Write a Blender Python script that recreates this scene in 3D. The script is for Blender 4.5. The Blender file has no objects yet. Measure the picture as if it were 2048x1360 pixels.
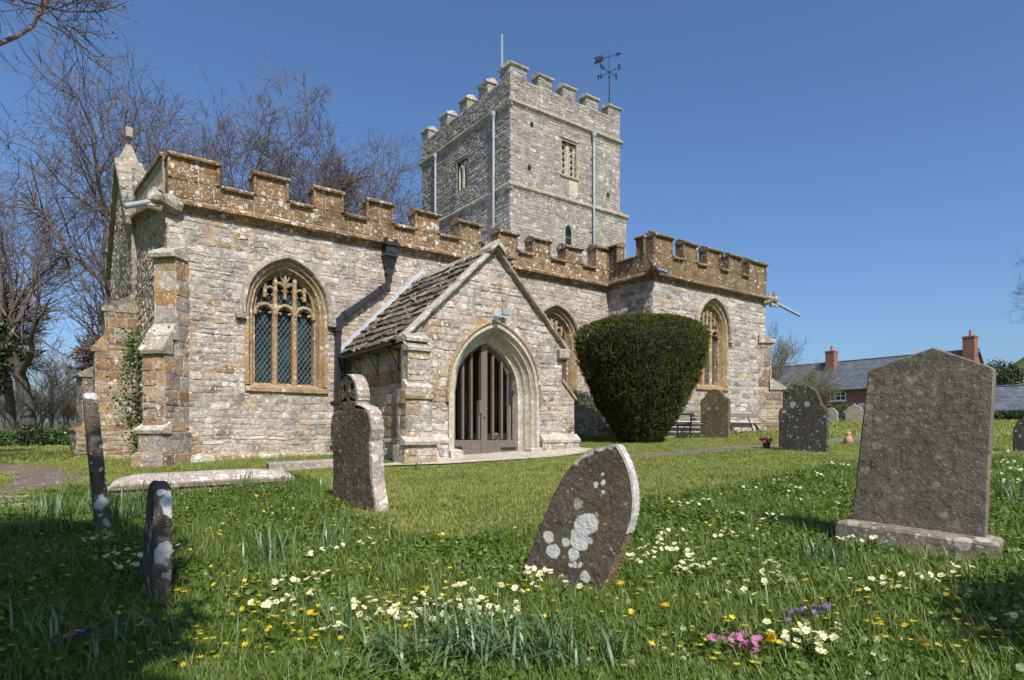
import bpy, math, random
import numpy as np
from mathutils import Vector, Matrix, noise
from mathutils.geometry import tessellate_polygon
R = math.radians
random.seed(7)
SC = bpy.context.scene
COL = SC.collection

# ---------------------------------------------------------------- camera, sky, sun, exposure
# Heights below are metres above the camera's eye; ZO lifts everything so the ground by the camera is near 0.
ZO = 0.95
HEAD = R(36.29)                      # camera heading, clockwise from the +y axis (into the church)
FPX = 1260.0 / 2048.0
cam_d = bpy.data.cameras.new('camera')
cam_d.sensor_width = 36.0
cam_d.lens = 36.0 * FPX
cam_d.shift_y = (868 - 680) / 2048.0
cam_d.clip_start = 0.05
cam_d.clip_end = 3000
cam = bpy.data.objects.new('camera', cam_d)
COL.objects.link(cam)
cam.location = (0, 0, ZO)
cam.rotation_euler = (R(90), 0, -HEAD)
SC.camera = cam

SUN_EL, SUN_OFF = 47.0, 13.5         # elevation, degrees left of the church's south axis
S = Vector((-math.sin(R(SUN_OFF)) * math.cos(R(SUN_EL)), -math.cos(R(SUN_OFF)) * math.cos(R(SUN_EL)), math.sin(R(SUN_EL))))
w = bpy.data.worlds.new('World')
SC.world = w
w.use_nodes = True
wn = w.node_tree
bgn = wn.nodes['Background']
sky = wn.nodes.new('ShaderNodeTexSky')
sky.sky_type = 'NISHITA'
sky.sun_disc = False
sky.sun_elevation = R(SUN_EL)
sky.sun_rotation = R(180 + SUN_OFF)
sky.altitude = 100
sky.air_density = 1.0
sky.dust_density = 2.0
sky.ozone_density = 4.0
tint = wn.nodes.new('ShaderNodeMixRGB')          # clear spring sky, evenly a little deeper than the model's
tint.blend_type = 'MULTIPLY'
tint.inputs[0].default_value = 1.0
tint.inputs[2].default_value = (.66, .79, .93, 1)
wn.links.new(sky.outputs[0], tint.inputs[1])
wn.links.new(tint.outputs[0], bgn.inputs[0])
bgn.inputs[1].default_value = 0.14
sun_d = bpy.data.lights.new('sun', 'SUN')
sun_d.energy = 5.0
sun_d.angle = R(0.53)
sun_d.color = (1.0, 0.945, 0.88)
sun = bpy.data.objects.new('sun', sun_d)
COL.objects.link(sun)
sun.rotation_euler = S.to_track_quat('Z', 'Y').to_euler()
sun.location = (0, 0, 40)
SC.view_settings.view_transform = 'Standard'
SC.view_settings.look = 'None'
SC.view_settings.exposure = 0.22
SC.view_settings.gamma = 1.0
SC.view_settings.use_curve_mapping = False
SC.render.engine = 'CYCLES'
SC.cycles.max_bounces = 4
SC.cycles.diffuse_bounces = 2
SC.cycles.glossy_bounces = 2
SC.cycles.transmission_bounces = 2
SC.cycles.transparent_max_bounces = 4
SC.cycles.caustics_reflective = False
SC.cycles.caustics_refractive = False

# ---------------------------------------------------------------- helpers
ORG = {}
def proj(p):
    dp = p[0] * math.sin(HEAD) + p[1] * math.cos(HEAD)
    r = p[0] * math.cos(HEAD) - p[1] * math.sin(HEAD)
    return 1024 + 1260 * r / dp, 868 - 1260 * p[2] / dp, dp

def ground_z(x, y):
    if x < 14: X = .045 * max(x, -12)
    elif x < 26: X = .63 + .035 * (x - 14)
    else: X = 1.05 + .0154 * min(x - 26, 90)
    Y = .03 * max(y, -8) if y < 12 else .36
    b = 0.0
    d = math.hypot(x, y)
    if d < 30:
        b = .035 * noise.noise((x * .55, y * .55, 3.1)) + .012 * noise.noise((x * 1.9, y * 1.9, 7.7))
    return -.95 + X + Y + b

def tag(o, label=None, cat=None, group=None, kind=None):
    if label: o['label'] = label
    if cat: o['category'] = cat
    if group: o['group'] = group
    if kind: o['kind'] = kind
    return o

def thing(name, label, cat, loc, rot=(0, 0, 0), group=None):
    o = bpy.data.objects.new(name, None)
    o.empty_display_size = .2
    COL.objects.link(o)
    o.location = (loc[0], loc[1], loc[2] + ZO)
    o.rotation_euler = rot
    ORG[o.name] = None if any(rot) else Vector(loc)
    return tag(o, label, cat, group)

class MB:
    def __init__(s):
        s.v = []; s.f = []; s.c = []; s.m = []; s.mi = 0; s.col = (1, 1, 1)
    def add(s, pts, faces):
        b = len(s.v)
        s.v.extend(tuple(p) for p in pts)
        s.c.extend([s.col] * len(pts))
        for f in faces:
            s.f.append(tuple(b + i for i in f)); s.m.append(s.mi)
    def quad(s, a, b, c, d): s.add([a, b, c, d], [(0, 1, 2, 3)])
    def tri(s, a, b, c): s.add([a, b, c], [(0, 1, 2)])
    def loft(s, loops, closed=True, caps=True):
        n = len(loops[0]); pts = [p for l in loops for p in l]; fs = []
        for k in range(len(loops) - 1):
            for i in range(n if closed else n - 1):
                j = (i + 1) % n
                fs.append((k * n + i, k * n + j, (k + 1) * n + j, (k + 1) * n + i))
        if caps and closed:
            fs.append(tuple(range(n - 1, -1, -1)))
            fs.append(tuple((len(loops) - 1) * n + i for i in range(n)))
        s.add(pts, fs)
    def box(s, lo, hi, bev=0.0, jit=0.0):
        x0, y0, z0 = lo; x1, y1, z1 = hi
        j = lambda: random.uniform(-jit, jit)
        if bev <= 0:
            P = [(x0, y0, z0), (x1, y0, z0), (x1, y1, z0), (x0, y1, z0), (x0, y0, z1), (x1, y0, z1), (x1, y1, z1), (x0, y1, z1)]
            s.add([(p[0] + j(), p[1] + j(), p[2] + j()) for p in P], [(0, 3, 2, 1), (4, 5, 6, 7), (0, 1, 5, 4), (1, 2, 6, 5), (2, 3, 7, 6), (3, 0, 4, 7)])
            return
        def lp(z, i):
            return [(x0 + i, y0 + i, z), (x1 - i, y0 + i, z), (x1 - i, y1 - i, z), (x0 + i, y1 - i, z)]
        L = [lp(z0, bev), lp(z0 + bev, 0), lp(z1 - bev, 0), lp(z1, bev)]
        L = [[(p[0] + j(), p[1] + j(), p[2] + j()) for p in l] for l in L]
        s.loft(L)
    def tube(s, pts, rad, n=6, caps=True):
        pts = [Vector(p) for p in pts]
        if not isinstance(rad, (list, tuple)): rad = [rad] * len(pts)
        loops = []
        up = Vector((.31, .17, .93))
        for i, p in enumerate(pts):
            d = (pts[min(i + 1, len(pts) - 1)] - pts[max(i - 1, 0)])
            if d.length < 1e-9: d = Vector((0, 0, 1))
            d.normalize()
            a = d.cross(up)
            if a.length < 1e-3: a = d.cross(Vector((1, 0, 0)))
            a.normalize(); b = d.cross(a)
            loops.append([p + (a * math.cos(2 * math.pi * k / n) + b * math.sin(2 * math.pi * k / n)) * rad[i] for k in range(n)])
        s.loft(loops, True, caps)
    def bar(s, pts, fr, wd, d0, d1):
        """flat bar swept along a polyline of (s,z) in a wall frame, from depth d0 (back) to d1 (front), front chamfered"""
        n = len(pts); loops = []
        for i in range(n):
            a = pts[max(i - 1, 0)]; b = pts[min(i + 1, n - 1)]
            t = Vector((b[0] - a[0], b[1] - a[1]))
            if t.length < 1e-9: t = Vector((0, 1))
            t.normalize(); nx, nz = -t.y, t.x
            h = wd / 2; p = pts[i]; dm = d1 - wd * .35
            lp = []
            for o, d in ((-h, d0), (-h, dm), (-h * .35, d1), (h * .35, d1), (h, dm), (h, d0)):
                lp.append(fr.p(p[0] + nx * o, p[1] + nz * o, d))
            loops.append(lp)
        s.loft(loops)
    def build(s, name, mat, parent=None, smooth=False, kind=None, label=None, cat=None, group=None, org=None, loc=None, rot=None):
        me = bpy.data.meshes.new(name)
        o = bpy.data.objects.new(name, me)
        local = False
        if parent is not None:
            og = ORG.get(parent.name); local = og is None
            og = og or Vector((0, 0, 0))
        elif loc is not None:
            og = Vector((0, 0, 0)); local = True
        else:
            og = Vector(org) if org else Vector((0, 0, 0))
        me.from_pydata([(p[0] - og[0], p[1] - og[1], p[2] - og[2]) for p in s.v], [], s.f)
        for m in (mat if isinstance(mat, (list, tuple)) else [mat]): me.materials.append(m)
        if any(s.m): me.polygons.foreach_set('material_index', s.m)
        if any(c != (1, 1, 1) for c in s.c):
            at = me.attributes.new('Col', 'FLOAT_COLOR', 'POINT')
            at.data.foreach_set('color', [q for c in s.c for q in (c[0], c[1], c[2], 1.0)])
        if smooth: me.polygons.foreach_set('use_smooth', [True] * len(me.polygons))
        me.update()
        COL.objects.link(o)
        if parent is not None:
            o.parent = parent
            ORG[o.name] = ORG.get(parent.name)
        elif loc is not None:
            o.location = (loc[0], loc[1], loc[2] + ZO)
            if rot: o.rotation_euler = rot
            ORG[o.name] = None
        else:
            o.location = (og[0], og[1], og[2] + ZO)
            ORG[o.name] = og
        return tag(o, label, cat, group, kind)

class Frame:
    """a wall plane: s runs along u, d is the distance out along the normal n"""
    def __init__(s, o, u, n): s.o, s.u, s.n = o, u, n
    def p(s, a, z, d=0.0):
        return (s.o[0] + s.u[0] * a + s.n[0] * d, s.o[1] + s.u[1] * a + s.n[1] * d, z)

# ---------------------------------------------------------------- materials
def mat(name):
    m = bpy.data.materials.new(name); m.use_nodes = True
    nt = m.node_tree
    return m, nt, nt.nodes, nt.links, nt.nodes['Principled BSDF']
def nd(nt, t, **k):
    n = nt.nodes.new(t)
    for a, b in k.items():
        if a.startswith('i_'):
            key = a[2:]; key = int(key) if key.isdigit() else key.replace('_', ' ')
            n.inputs[key].default_value = b
        else: setattr(n, a, b)
    return n
def noise_n(nt, vec, scale, detail=4, rough=.6, dist=0.0):
    n = nd(nt, 'ShaderNodeTexNoise', i_Scale=scale, i_Detail=detail, i_Roughness=rough, i_Distortion=dist)
    nt.links.new(vec, n.inputs['Vector']); return n.outputs['Fac']
def ramp(nt, fac, a, b, c0=0.0, c1=1.0):
    n = nd(nt, 'ShaderNodeMapRange', i_1=a, i_2=b, i_3=c0, i_4=c1); n.clamp = True
    nt.links.new(fac, n.inputs[0]); return n.outputs[0]
def math_n(nt, op, a, b=None):
    n = nd(nt, 'ShaderNodeMath', operation=op)
    for i, x in enumerate((a, b)):
        if x is None: continue
        if isinstance(x, (int, float)): n.inputs[i].default_value = x
        else: nt.links.new(x, n.inputs[i])
    return n.outputs[0]
def mixc(nt, fac, a, b, mode='MIX'):
    n = nd(nt, 'ShaderNodeMixRGB', blend_type=mode)
    for i, x in ((0, fac), (1, a), (2, b)):
        if isinstance(x, (int, float)): n.inputs[i].default_value = x
        elif isinstance(x, tuple): n.inputs[i].default_value = (*x, 1)
        else: nt.links.new(x, n.inputs[i])
    return n.outputs[0]

def stone_mat(name, col=None, lichen=.3, lsc=7.0, lcol=(.62, .60, .54), ochre=.2, ocol=(.40, .23, .07), dark=.3, bump=.5, bsc=26.0, local=False, speck=.4, spots=None, streak=0.0):
    m, nt, N, L, P = mat(name)
    P.inputs['Roughness'].default_value = .95
    P.inputs['Specular IOR Level'].default_value = .2
    if local: vec = nd(nt, 'ShaderNodeTexCoord').outputs['Object']
    else: vec = nd(nt, 'ShaderNodeNewGeometry').outputs['Position']
    if col is None: base = nd(nt, 'ShaderNodeVertexColor', layer_name='Col').outputs[0]
    else: base = mixc(nt, 0.0, col, col)
    big = noise_n(nt, vec, 2.3, 4, .65)
    fine = noise_n(nt, vec, 17, 4, .75)
    grit = noise_n(nt, vec, 90, 1, .6)
    base = mixc(nt, 1.0, base, mixc(nt, ramp(nt, big, .25, .75), (.66, .66, .67), (1.22, 1.19, 1.15)), 'MULTIPLY')
    base = mixc(nt, 1.0, base, mixc(nt, ramp(nt, fine, .25, .75), (.52, .50, .48), (1.36, 1.34, 1.30)), 'MULTIPLY')
    base = mixc(nt, 1.0, base, mixc(nt, ramp(nt, grit, .3, .7), (.8, .8, .8), (1.15, 1.15, 1.15)), 'MULTIPLY')
    if ochre > 0:
        o = noise_n(nt, vec, 1.9, 5, .7, .6)
        base = mixc(nt, math_n(nt, 'MULTIPLY', ramp(nt, o, .62 - .22 * ochre, .74 - .16 * ochre), .8), base, ocol)
    if dark > 0:
        dn = noise_n(nt, vec, 3.1, 6, .78)
        base = mixc(nt, math_n(nt, 'MULTIPLY', ramp(nt, dn, .60 - .14 * dark, .78 - .14 * dark), .8), base, mixc(nt, 1.0, base, (.30, .26, .22), 'MULTIPLY'))
    if streak > 0:
        mp = nd(nt, 'ShaderNodeMapping', i_Scale=(9, 9, .7)); L.new(vec, mp.inputs[0])
        st = noise_n(nt, mp.outputs[0], 2.0, 5, .65)
        base = mixc(nt, math_n(nt, 'MULTIPLY', ramp(nt, st, .42, .68), streak), base, mixc(nt, 1.0, base, (.32, .30, .28), 'MULTIPLY'))
    bumpsrc = math_n(nt, 'ADD', math_n(nt, 'MULTIPLY', fine, .75), math_n(nt, 'MULTIPLY', noise_n(nt, vec, 6.5, 2, .6), .9 if not local else .35))
    if lichen > 0:
        wob = nd(nt, 'ShaderNodeTexNoise', i_Scale=lsc * 2.3, i_Detail=2.0)
        L.new(vec, wob.inputs['Vector'])
        dv = nd(nt, 'ShaderNodeVectorMath', operation='MULTIPLY_ADD')
        L.new(wob.outputs['Color'], dv.inputs[0]); dv.inputs[1].default_value = (.55 / lsc,) * 3; L.new(vec, dv.inputs[2])
        tot = None
        for k, (sc, th) in enumerate(((lsc, .34), (lsc * 3.1, .33))):
            vo = nd(nt, 'ShaderNodeTexVoronoi', i_Scale=sc); L.new(dv.outputs[0], vo.inputs['Vector'])
            sel = nd(nt, 'ShaderNodeSeparateColor'); L.new(vo.outputs['Color'], sel.inputs[0])
            r = math_n(nt, 'MULTIPLY', ramp(nt, sel.outputs[0], 1 - lichen * (1.0 if k == 0 else 1.3), 1.0, 0, 1), th * 1.5)
            a = ramp(nt, math_n(nt, 'SUBTRACT', r, vo.outputs['Distance']), 0, .05)
            tot = a if tot is None else math_n(nt, 'MAXIMUM', tot, a)
        patch = ramp(nt, big, .34, .58, .3, 1)
        lc = mixc(nt, ramp(nt, fine, .3, .7), lcol, tuple(c * .8 for c in lcol))
        base = mixc(nt, math_n(nt, 'MULTIPLY', tot, patch), base, lc)
    if speck > 0:
        vo = nd(nt, 'ShaderNodeTexVoronoi', i_Scale=48.0); L.new(vec, vo.inputs['Vector'])
        base = mixc(nt, math_n(nt, 'MULTIPLY', ramp(nt, vo.outputs['Distance'], .22, .12), speck * .8), base, lcol)
    if spots:
        wob = nd(nt, 'ShaderNodeTexNoise', i_Scale=22.0, i_Detail=3.0); L.new(vec, wob.inputs['Vector'])
        dv = nd(nt, 'ShaderNodeVectorMath', operation='MULTIPLY_ADD')
        L.new(wob.outputs['Color'], dv.inputs[0]); dv.inputs[1].default_value = (.035,) * 3; L.new(vec, dv.inputs[2])
        tot = None
        for (x, z, r) in spots:
            sp = nd(nt, 'ShaderNodeVectorMath', operation='SUBTRACT'); L.new(dv.outputs[0], sp.inputs[0]); sp.inputs[1].default_value = (x + .0175, 0, z + .0175)
            sc2 = nd(nt, 'ShaderNodeVectorMath', operation='MULTIPLY'); L.new(sp.outputs[0], sc2.inputs[0]); sc2.inputs[1].default_value = (1, .2, 1)
            le = nd(nt, 'ShaderNodeVectorMath', operation='LENGTH'); L.new(sc2.outputs[0], le.inputs[0])
            a = ramp(nt, math_n(nt, 'SUBTRACT', r, le.outputs['Value']), 0, .004)
            tot = a if tot is None else math_n(nt, 'MAXIMUM', tot, a)
        base = mixc(nt, tot, base, mixc(nt, ramp(nt, fine, .3, .7), (.66, .66, .64), (.52, .53, .52)))
    L.new(base, P.inputs['Base Color'])
    b = nd(nt, 'ShaderNodeBump', i_Strength=bump, i_Distance=.03)
    L.new(bumpsrc, b.inputs['Height']); L.new(b.outputs[0], P.inputs['Normal'])
    return m

def plain(name, col, rough=.6, metal=0.0, var=.25, sc=12.0, bump=.1, spec=.4, local=False):
    m, nt, N, L, P = mat(name)
    P.inputs['Roughness'].default_value = rough
    P.inputs['Metallic'].default_value = metal
    P.inputs['Specular IOR Level'].default_value = spec
    vec = nd(nt, 'ShaderNodeTexCoord').outputs['Object'] if local else nd(nt, 'ShaderNodeNewGeometry').outputs['Position']
    n = noise_n(nt, vec, sc, 6, .65)
    c = mixc(nt, ramp(nt, n, .25, .75), tuple(x * (1 - var) for x in col), tuple(min(1, x * (1 + var)) for x in col))
    L.new(c, P.inputs['Base Color'])
    if bump:
        b = nd(nt, 'ShaderNodeBump', i_Strength=bump, i_Distance=.02); L.new(n, b.inputs['Height']); L.new(b.outputs[0], P.inputs['Normal'])
    return m

def leaf_mat(name, c0, c1, rough=.5, trans=.25, sc=6.0, per_obj=True, spec=.3):
    m, nt, N, L, P = mat(name)
    vec = nd(nt, 'ShaderNodeNewGeometry').outputs['Position']
    f = ramp(nt, noise_n(nt, vec, sc, 2, .6), .3, .7)
    if per_obj:
        f = math_n(nt, 'ADD', math_n(nt, 'MULTIPLY', f, .5), math_n(nt, 'MULTIPLY', nd(nt, 'ShaderNodeObjectInfo').outputs['Random'], .5))
    c = mixc(nt, f, c0, c1)
    N.remove(P)
    d = nd(nt, 'ShaderNodeBsdfDiffuse'); L.new(c, d.inputs[0]); out = d.outputs[0]
    if trans > 0:
        t = nd(nt, 'ShaderNodeBsdfTranslucent'); L.new(mixc(nt, 1.0, c, (1.0, 1.0, .55), 'MULTIPLY'), t.inputs[0])
        mx = nd(nt, 'ShaderNodeMixShader', i_0=trans); L.new(out, mx.inputs[1]); L.new(t.outputs[0], mx.inputs[2]); out = mx.outputs[0]
    if spec > 0:
        g = nd(nt, 'ShaderNodeBsdfGlossy', i_Roughness=rough); g.inputs[0].default_value = (1, 1, 1, 1)
        mx = nd(nt, 'ShaderNodeMixShader', i_0=.045); L.new(out, mx.inputs[1]); L.new(g.outputs[0], mx.inputs[2]); out = mx.outputs[0]
    L.new(out, nt.nodes['Material Output'].inputs[0])
    return m

M = {}
M['rubble'] = stone_mat('rubble_stone', None, lichen=.66, lsc=7, ochre=.32, ocol=(.40, .275, .13), dark=.75, bump=.8, bsc=20, speck=.5)
M['tower'] = stone_mat('tower_stone', None, lichen=.36, lsc=6, ochre=.0, dark=.35, bump=.65, speck=.4)
M['flint'] = stone_mat('flint_stone', None, lichen=.35, lsc=14, ochre=.12, dark=.3, bump=.9, speck=.6)
M['mortar'] = stone_mat('lime_mortar', (.41, .365, .305), lichen=.3, lsc=8, ochre=.3, dark=.6, bump=.8, speck=.3)
M['tmortar'] = stone_mat('grey_mortar', (.31, .29, .25), lichen=.15, lsc=10, ochre=0, dark=.3, bump=.8, speck=.2)
M['ham'] = stone_mat('hamstone', (.35, .25, .14), lichen=.42, lsc=11, ochre=.25, ocol=(.45, .25, .06), dark=.35, bump=.6, speck=.35)
M['parapet'] = stone_mat('parapet_stone', (.255, .165, .085), lichen=.66, lsc=10, ochre=.22, ocol=(.37, .2, .055), dark=.95, bump=.9, speck=.5)
M['parapet2'] = stone_mat('parapet_stone_brown', (.20, .135, .075), lichen=.30, lsc=13, ochre=.25, ocol=(.26, .155, .05), dark=.7, bump=.9, speck=.45)
M['butt'] = stone_mat('buttress_stone', None, lichen=.40, lsc=9, ochre=.35, dark=.6, bump=.7, speck=.45)
M['white'] = stone_mat('lichened_ledge', (.46, .42, .34), lichen=.75, lsc=10, lcol=(.74, .72, .68), ochre=.15, dark=.25, bump=.6, speck=.5)
M['pale'] = stone_mat('pale_dressed_stone', (.50, .455, .37), lichen=.25, lsc=9, ochre=.12, dark=.25, bump=.4, speck=.2)
M['coping'] = stone_mat('coping_stone', (.36, .32, .25), lichen=.5, lsc=8, ochre=.15, dark=.4, bump=.6)
M['slate'] = stone_mat('roof_stone_slate', None, lichen=.25, lsc=9, ochre=.1, dark=.6, bump=.8, speck=.2)
M['lead'] = plain('lead_pipe', (.27, .30, .32), .55, .0, .15)
M['leadroof'] = plain('lead_roof', (.42, .45, .48), .5, 0, .15)
M['iron'] = plain('black_iron', (.022, .022, .025), .4, 0, .3, 20, .05, .5)
M['oak'] = plain('weathered_oak', (.145, .12, .10), .85, 0, .45, 30, .3, .2)
M['dark'] = plain('interior_shade', (.03, .027, .024), .9, 0, .3)  # near-black painted in place of shade inside openings
M['plaster'] = plain('porch_plaster', (.26, .24, .21), .95, 0, .2, 4, .2, .1)
M['leadcame'] = plain('lead_came', (.24, .27, .28), .55, 0, .15, 30, 0)
def glass_mat():
    m, nt, N, L, P = mat('window_glass')
    P.inputs['Roughness'].default_value = .12
    P.inputs['Specular IOR Level'].default_value = .12
    vec = nd(nt, 'ShaderNodeNewGeometry').outputs['Position']
    n = noise_n(nt, vec, 3.0, 3, .6)
    L.new(mixc(nt, ramp(nt, n, .4, .65), (.008, .012, .014), (.02, .05, .05)), P.inputs['Base Color'])
    return m
M['glass'] = glass_mat()

# ================================================================ the ground
def build_ground():
    xs = sorted(set([round(v, 3) for v in list(np.arange(-14, 22, .3)) + list(np.arange(22, 60, 2)) + list(np.arange(60, 420, 20)) + list(np.arange(-60, -14, 2)) + list(np.arange(-420, -60, 20))]))
    ys = sorted(set([round(v, 3) for v in list(np.arange(-6, 20, .3)) + list(np.arange(20, 60, 2)) + list(np.arange(60, 620, 20)) + list(np.arange(-40, -6, 2)) + list(np.arange(-200, -40, 20))]))
    b = MB(); n = len(ys)
    pts = [(x, y, ground_z(x, y)) for x in xs for y in ys]
    fs = [(i * n + j, (i + 1) * n + j, (i + 1) * n + j + 1, i * n + j + 1) for i in range(len(xs) - 1) for j in range(n - 1)]
    b.add(pts, fs)
    m, nt, N, L, P = mat('lawn_turf')
    P.inputs['Roughness'].default_value = 1.0
    P.inputs['Specular IOR Level'].default_value = .1
    vec = nd(nt, 'ShaderNodeNewGeometry').outputs['Position']
    a = noise_n(nt, vec, .9, 5, .6, .3); f = noise_n(nt, vec, 28, 5, .75); g = noise_n(nt, vec, 5, 4, .6)
    c = mixc(nt, ramp(nt, a, .35, .68), (.11, .16, .022), (.235, .24, .06))
    c = mixc(nt, ramp(nt, g, .35, .65), mixc(nt, 1.0, c, (.75, .85, .8), 'MULTIPLY'), c)
    c = mixc(nt, 1.0, c, mixc(nt, ramp(nt, f, .3, .7), (.55, .6, .5), (1.3, 1.3, 1.2)), 'MULTIPLY')
    L.new(c, P.inputs['Base Color'])
    bm = nd(nt, 'ShaderNodeBump', i_Strength=.9, i_Distance=.04); L.new(f, bm.inputs['Height']); L.new(bm.outputs[0], P.inputs['Normal'])
    return b.build('ground', m, smooth=True, kind='structure')
build_ground()

def ground_sheet(name, outline, m, lift=.006, kind='structure'):
    """a sheet laid on the ground, draped triangle by triangle"""
    b = MB(); pts = [Vector((p[0], p[1], 0)) for p in outline]
    cx = sum(p.x for p in pts) / len(pts); cy = sum(p.y for p in pts) / len(pts)
    n = len(pts); K = 6; loops = []
    for k in range(K + 1):
        t = k / K
        loops.append([(cx + (p.x - cx) * t, cy + (p.y - cy) * t, ground_z(cx + (p.x - cx) * t, cy + (p.y - cy) * t) + lift) for p in pts])
    b.loft(loops, True, False)
    return b.build(name, m, kind=kind)
M['gravel'] = stone_mat('gravel_path', (.17, .135, .105), lichen=.2, lsc=20, ochre=0, dark=.2, bump=.8, speck=.5)
M['paving'] = stone_mat('worn_paving', (.50, .46, .39), lichen=.3, lsc=6, ochre=.05, dark=.3, bump=.4, speck=.3)
def strip(name, cl, wd, m, lift=.008):
    b = MB(); L = []
    for i, p in enumerate(cl):
        a = Vector(cl[max(i - 1, 0)]); c = Vector(cl[min(i + 1, len(cl) - 1)]); t = (c - a).normalized(); nx, ny = -t.y, t.x
        row = []
        for k in range(5):
            o = (k / 4 - .5) * wd * (1 + .12 * math.sin(i * 1.7))
            x, y = p[0] + nx * o, p[1] + ny * o
            row.append((x, y, ground_z(x, y) + lift))
        L.append(row)
    b.loft(L, False, False)
    return b.build(name, m, kind='structure')
def curve(pts, n=8):
    out = []
    for i in range(len(pts) - 1):
        p0 = Vector(pts[max(i - 1, 0)]); p1 = Vector(pts[i]); p2 = Vector(pts[i + 1]); p3 = Vector(pts[min(i + 2, len(pts) - 1)])
        for k in range(n):
            t = k / n
            out.append(tuple(.5 * ((2 * p1) + (p2 - p0) * t + (2 * p0 - 5 * p1 + 4 * p2 - p3) * t * t + (3 * p1 - p0 - 3 * p2 + p3) * t ** 3)))
    out.append(tuple(pts[-1])); return out
strip('path', curve([(-9, 8.2), (-4, 8.6), (-1.2, 9.0), (-.05, 10.0), (-.12, 12.5), (-.8, 15.5), (-1.8, 18)], 6), .85, M['gravel'])
strip('path', curve([(7.6, 7.6), (9.5, 7.0), (11.5, 6.9), (14, 6.7), (20, 6.2), (30, 5.5)], 6), .75, M['gravel'])
ground_sheet('paving', [(3.3, 8.95), (4.2, 8.85), (5.0, 8.5), (6.0, 8.2), (7.0, 8.15), (7.8, 8.4), (8.5, 8.9), (8.4, 9.4), (7.6, 10.9), (5.2, 10.9), (4.7, 9.3)], M['paving'], .02)

# ================================================================ the church
church = thing('church', 'grey stone medieval church with square tower, gabled porch and battlemented parapets', 'church', (6.4, 14, ground_z(6.4, 12)))
FS = Frame((0, 12), (1, 0), (0, -1))          # aisle south wall, s = x
FC = Frame((0, 10.48), (1, 0), (0, -1))       # chapel south wall
FCW = Frame((12, 0), (0, 1), (-1, 0))         # chapel side wall, s = y
FT = Frame((0, 17), (1, 0), (0, -1))          # tower south face
FTW = Frame((12.42, 0), (0, 1), (-1, 0))      # tower side face
FP = Frame((0, 9.3), (1, 0), (0, -1))         # porch front
FPW = Frame((4.79, 0), (0, 1), (-1, 0))       # porch side
FE = Frame((1.6, 0), (0, 1), (-1, 0))         # aisle end wall
FG = Frame((1.5, 0), (0, 1), (-1, 0))         # gable end wall

def arch_pts(w, zs, h, zb, n=10):
    """left foot, up and over a pointed arch, right foot: (ds, z)"""
    Rr = (w * w + h * h) / (2 * w); c = Rr - w
    out = [(-w, zb)] if zb < zs else []
    for k in range(n + 1):
        x = -w + w * (k / n); z = zs + math.sqrt(max(0, Rr * Rr - (x - c) ** 2))
        out.append((x, z))
    return out + [(-x, z) for x, z in reversed(out[:-1])]
def arch_half(w, zs, h, zb, z):
    if z < zb or z > zs + h: return -1
    if z <= zs: return w
    Rr = (w * w + h * h) / (2 * w); c = Rr - w
    return max(0, c + 0 * w + -(c) + (math.sqrt(max(0, Rr * Rr - (z - zs) ** 2)) - c))

ALLST = []     # every wall stone: (size in view, points, faces, colour, material slot, wall part)
def stone_geo(fr, s0, s1, z0, z1, depth, rnd):
    jx = min(.03, (s1 - s0) * .14); jz = min(.018, (z1 - z0) * .2)
    g = .004
    s0 += g; s1 -= g; z0 += g * .8; z1 -= g * .8
    cs = min(.05, (s1 - s0) * .3); cz = min(.045, (z1 - z0) * .42)
    base = [(s0 + cs * rnd.random(), z0), (s1 - cs * rnd.random(), z0), (s1, z0 + cz * rnd.random()), (s1, z1 - cz * rnd.random()), (s1 - cs * rnd.random(), z1), (s0 + cs * rnd.random(), z1), (s0, z1 - cz * rnd.random()), (s0, z0 + cz * rnd.random())]
    base = [(a + rnd.uniform(-jx, jx) * .5, b + rnd.uniform(-jz, jz) * .5) for a, b in base]
    cx = (s0 + s1) / 2; cz_ = (z0 + z1) / 2
    ins = .011
    k0 = max(.5, 1 - ins / ((s1 - s0) / 2)); k1 = max(.5, 1 - ins / ((z1 - z0) / 2))
    pts = [fr.p(a, b, -.006) for a, b in base]
    tilt = rnd.uniform(-.006, .006); tz = rnd.uniform(-.006, .006)
    pts += [fr.p(cx + (a - cx) * k0, cz_ + (b - cz_) * k1, depth + tilt * (1 if a > cx else -1) + tz * (1 if b > cz_ else -1) + rnd.uniform(-.003, .003)) for a, b in base]
    pts.append(fr.p(cx + rnd.uniform(-.2, .2) * (s1 - s0), cz_ + rnd.uniform(-.15, .15) * (z1 - z0), depth + rnd.uniform(.0, .008)))
    fs = [(i, (i + 1) % 8, 8 + (i + 1) % 8, 8 + i) for i in range(8)] + [(8 + i, 8 + (i + 1) % 8, 16) for i in range(8)]
    return pts, fs

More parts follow.
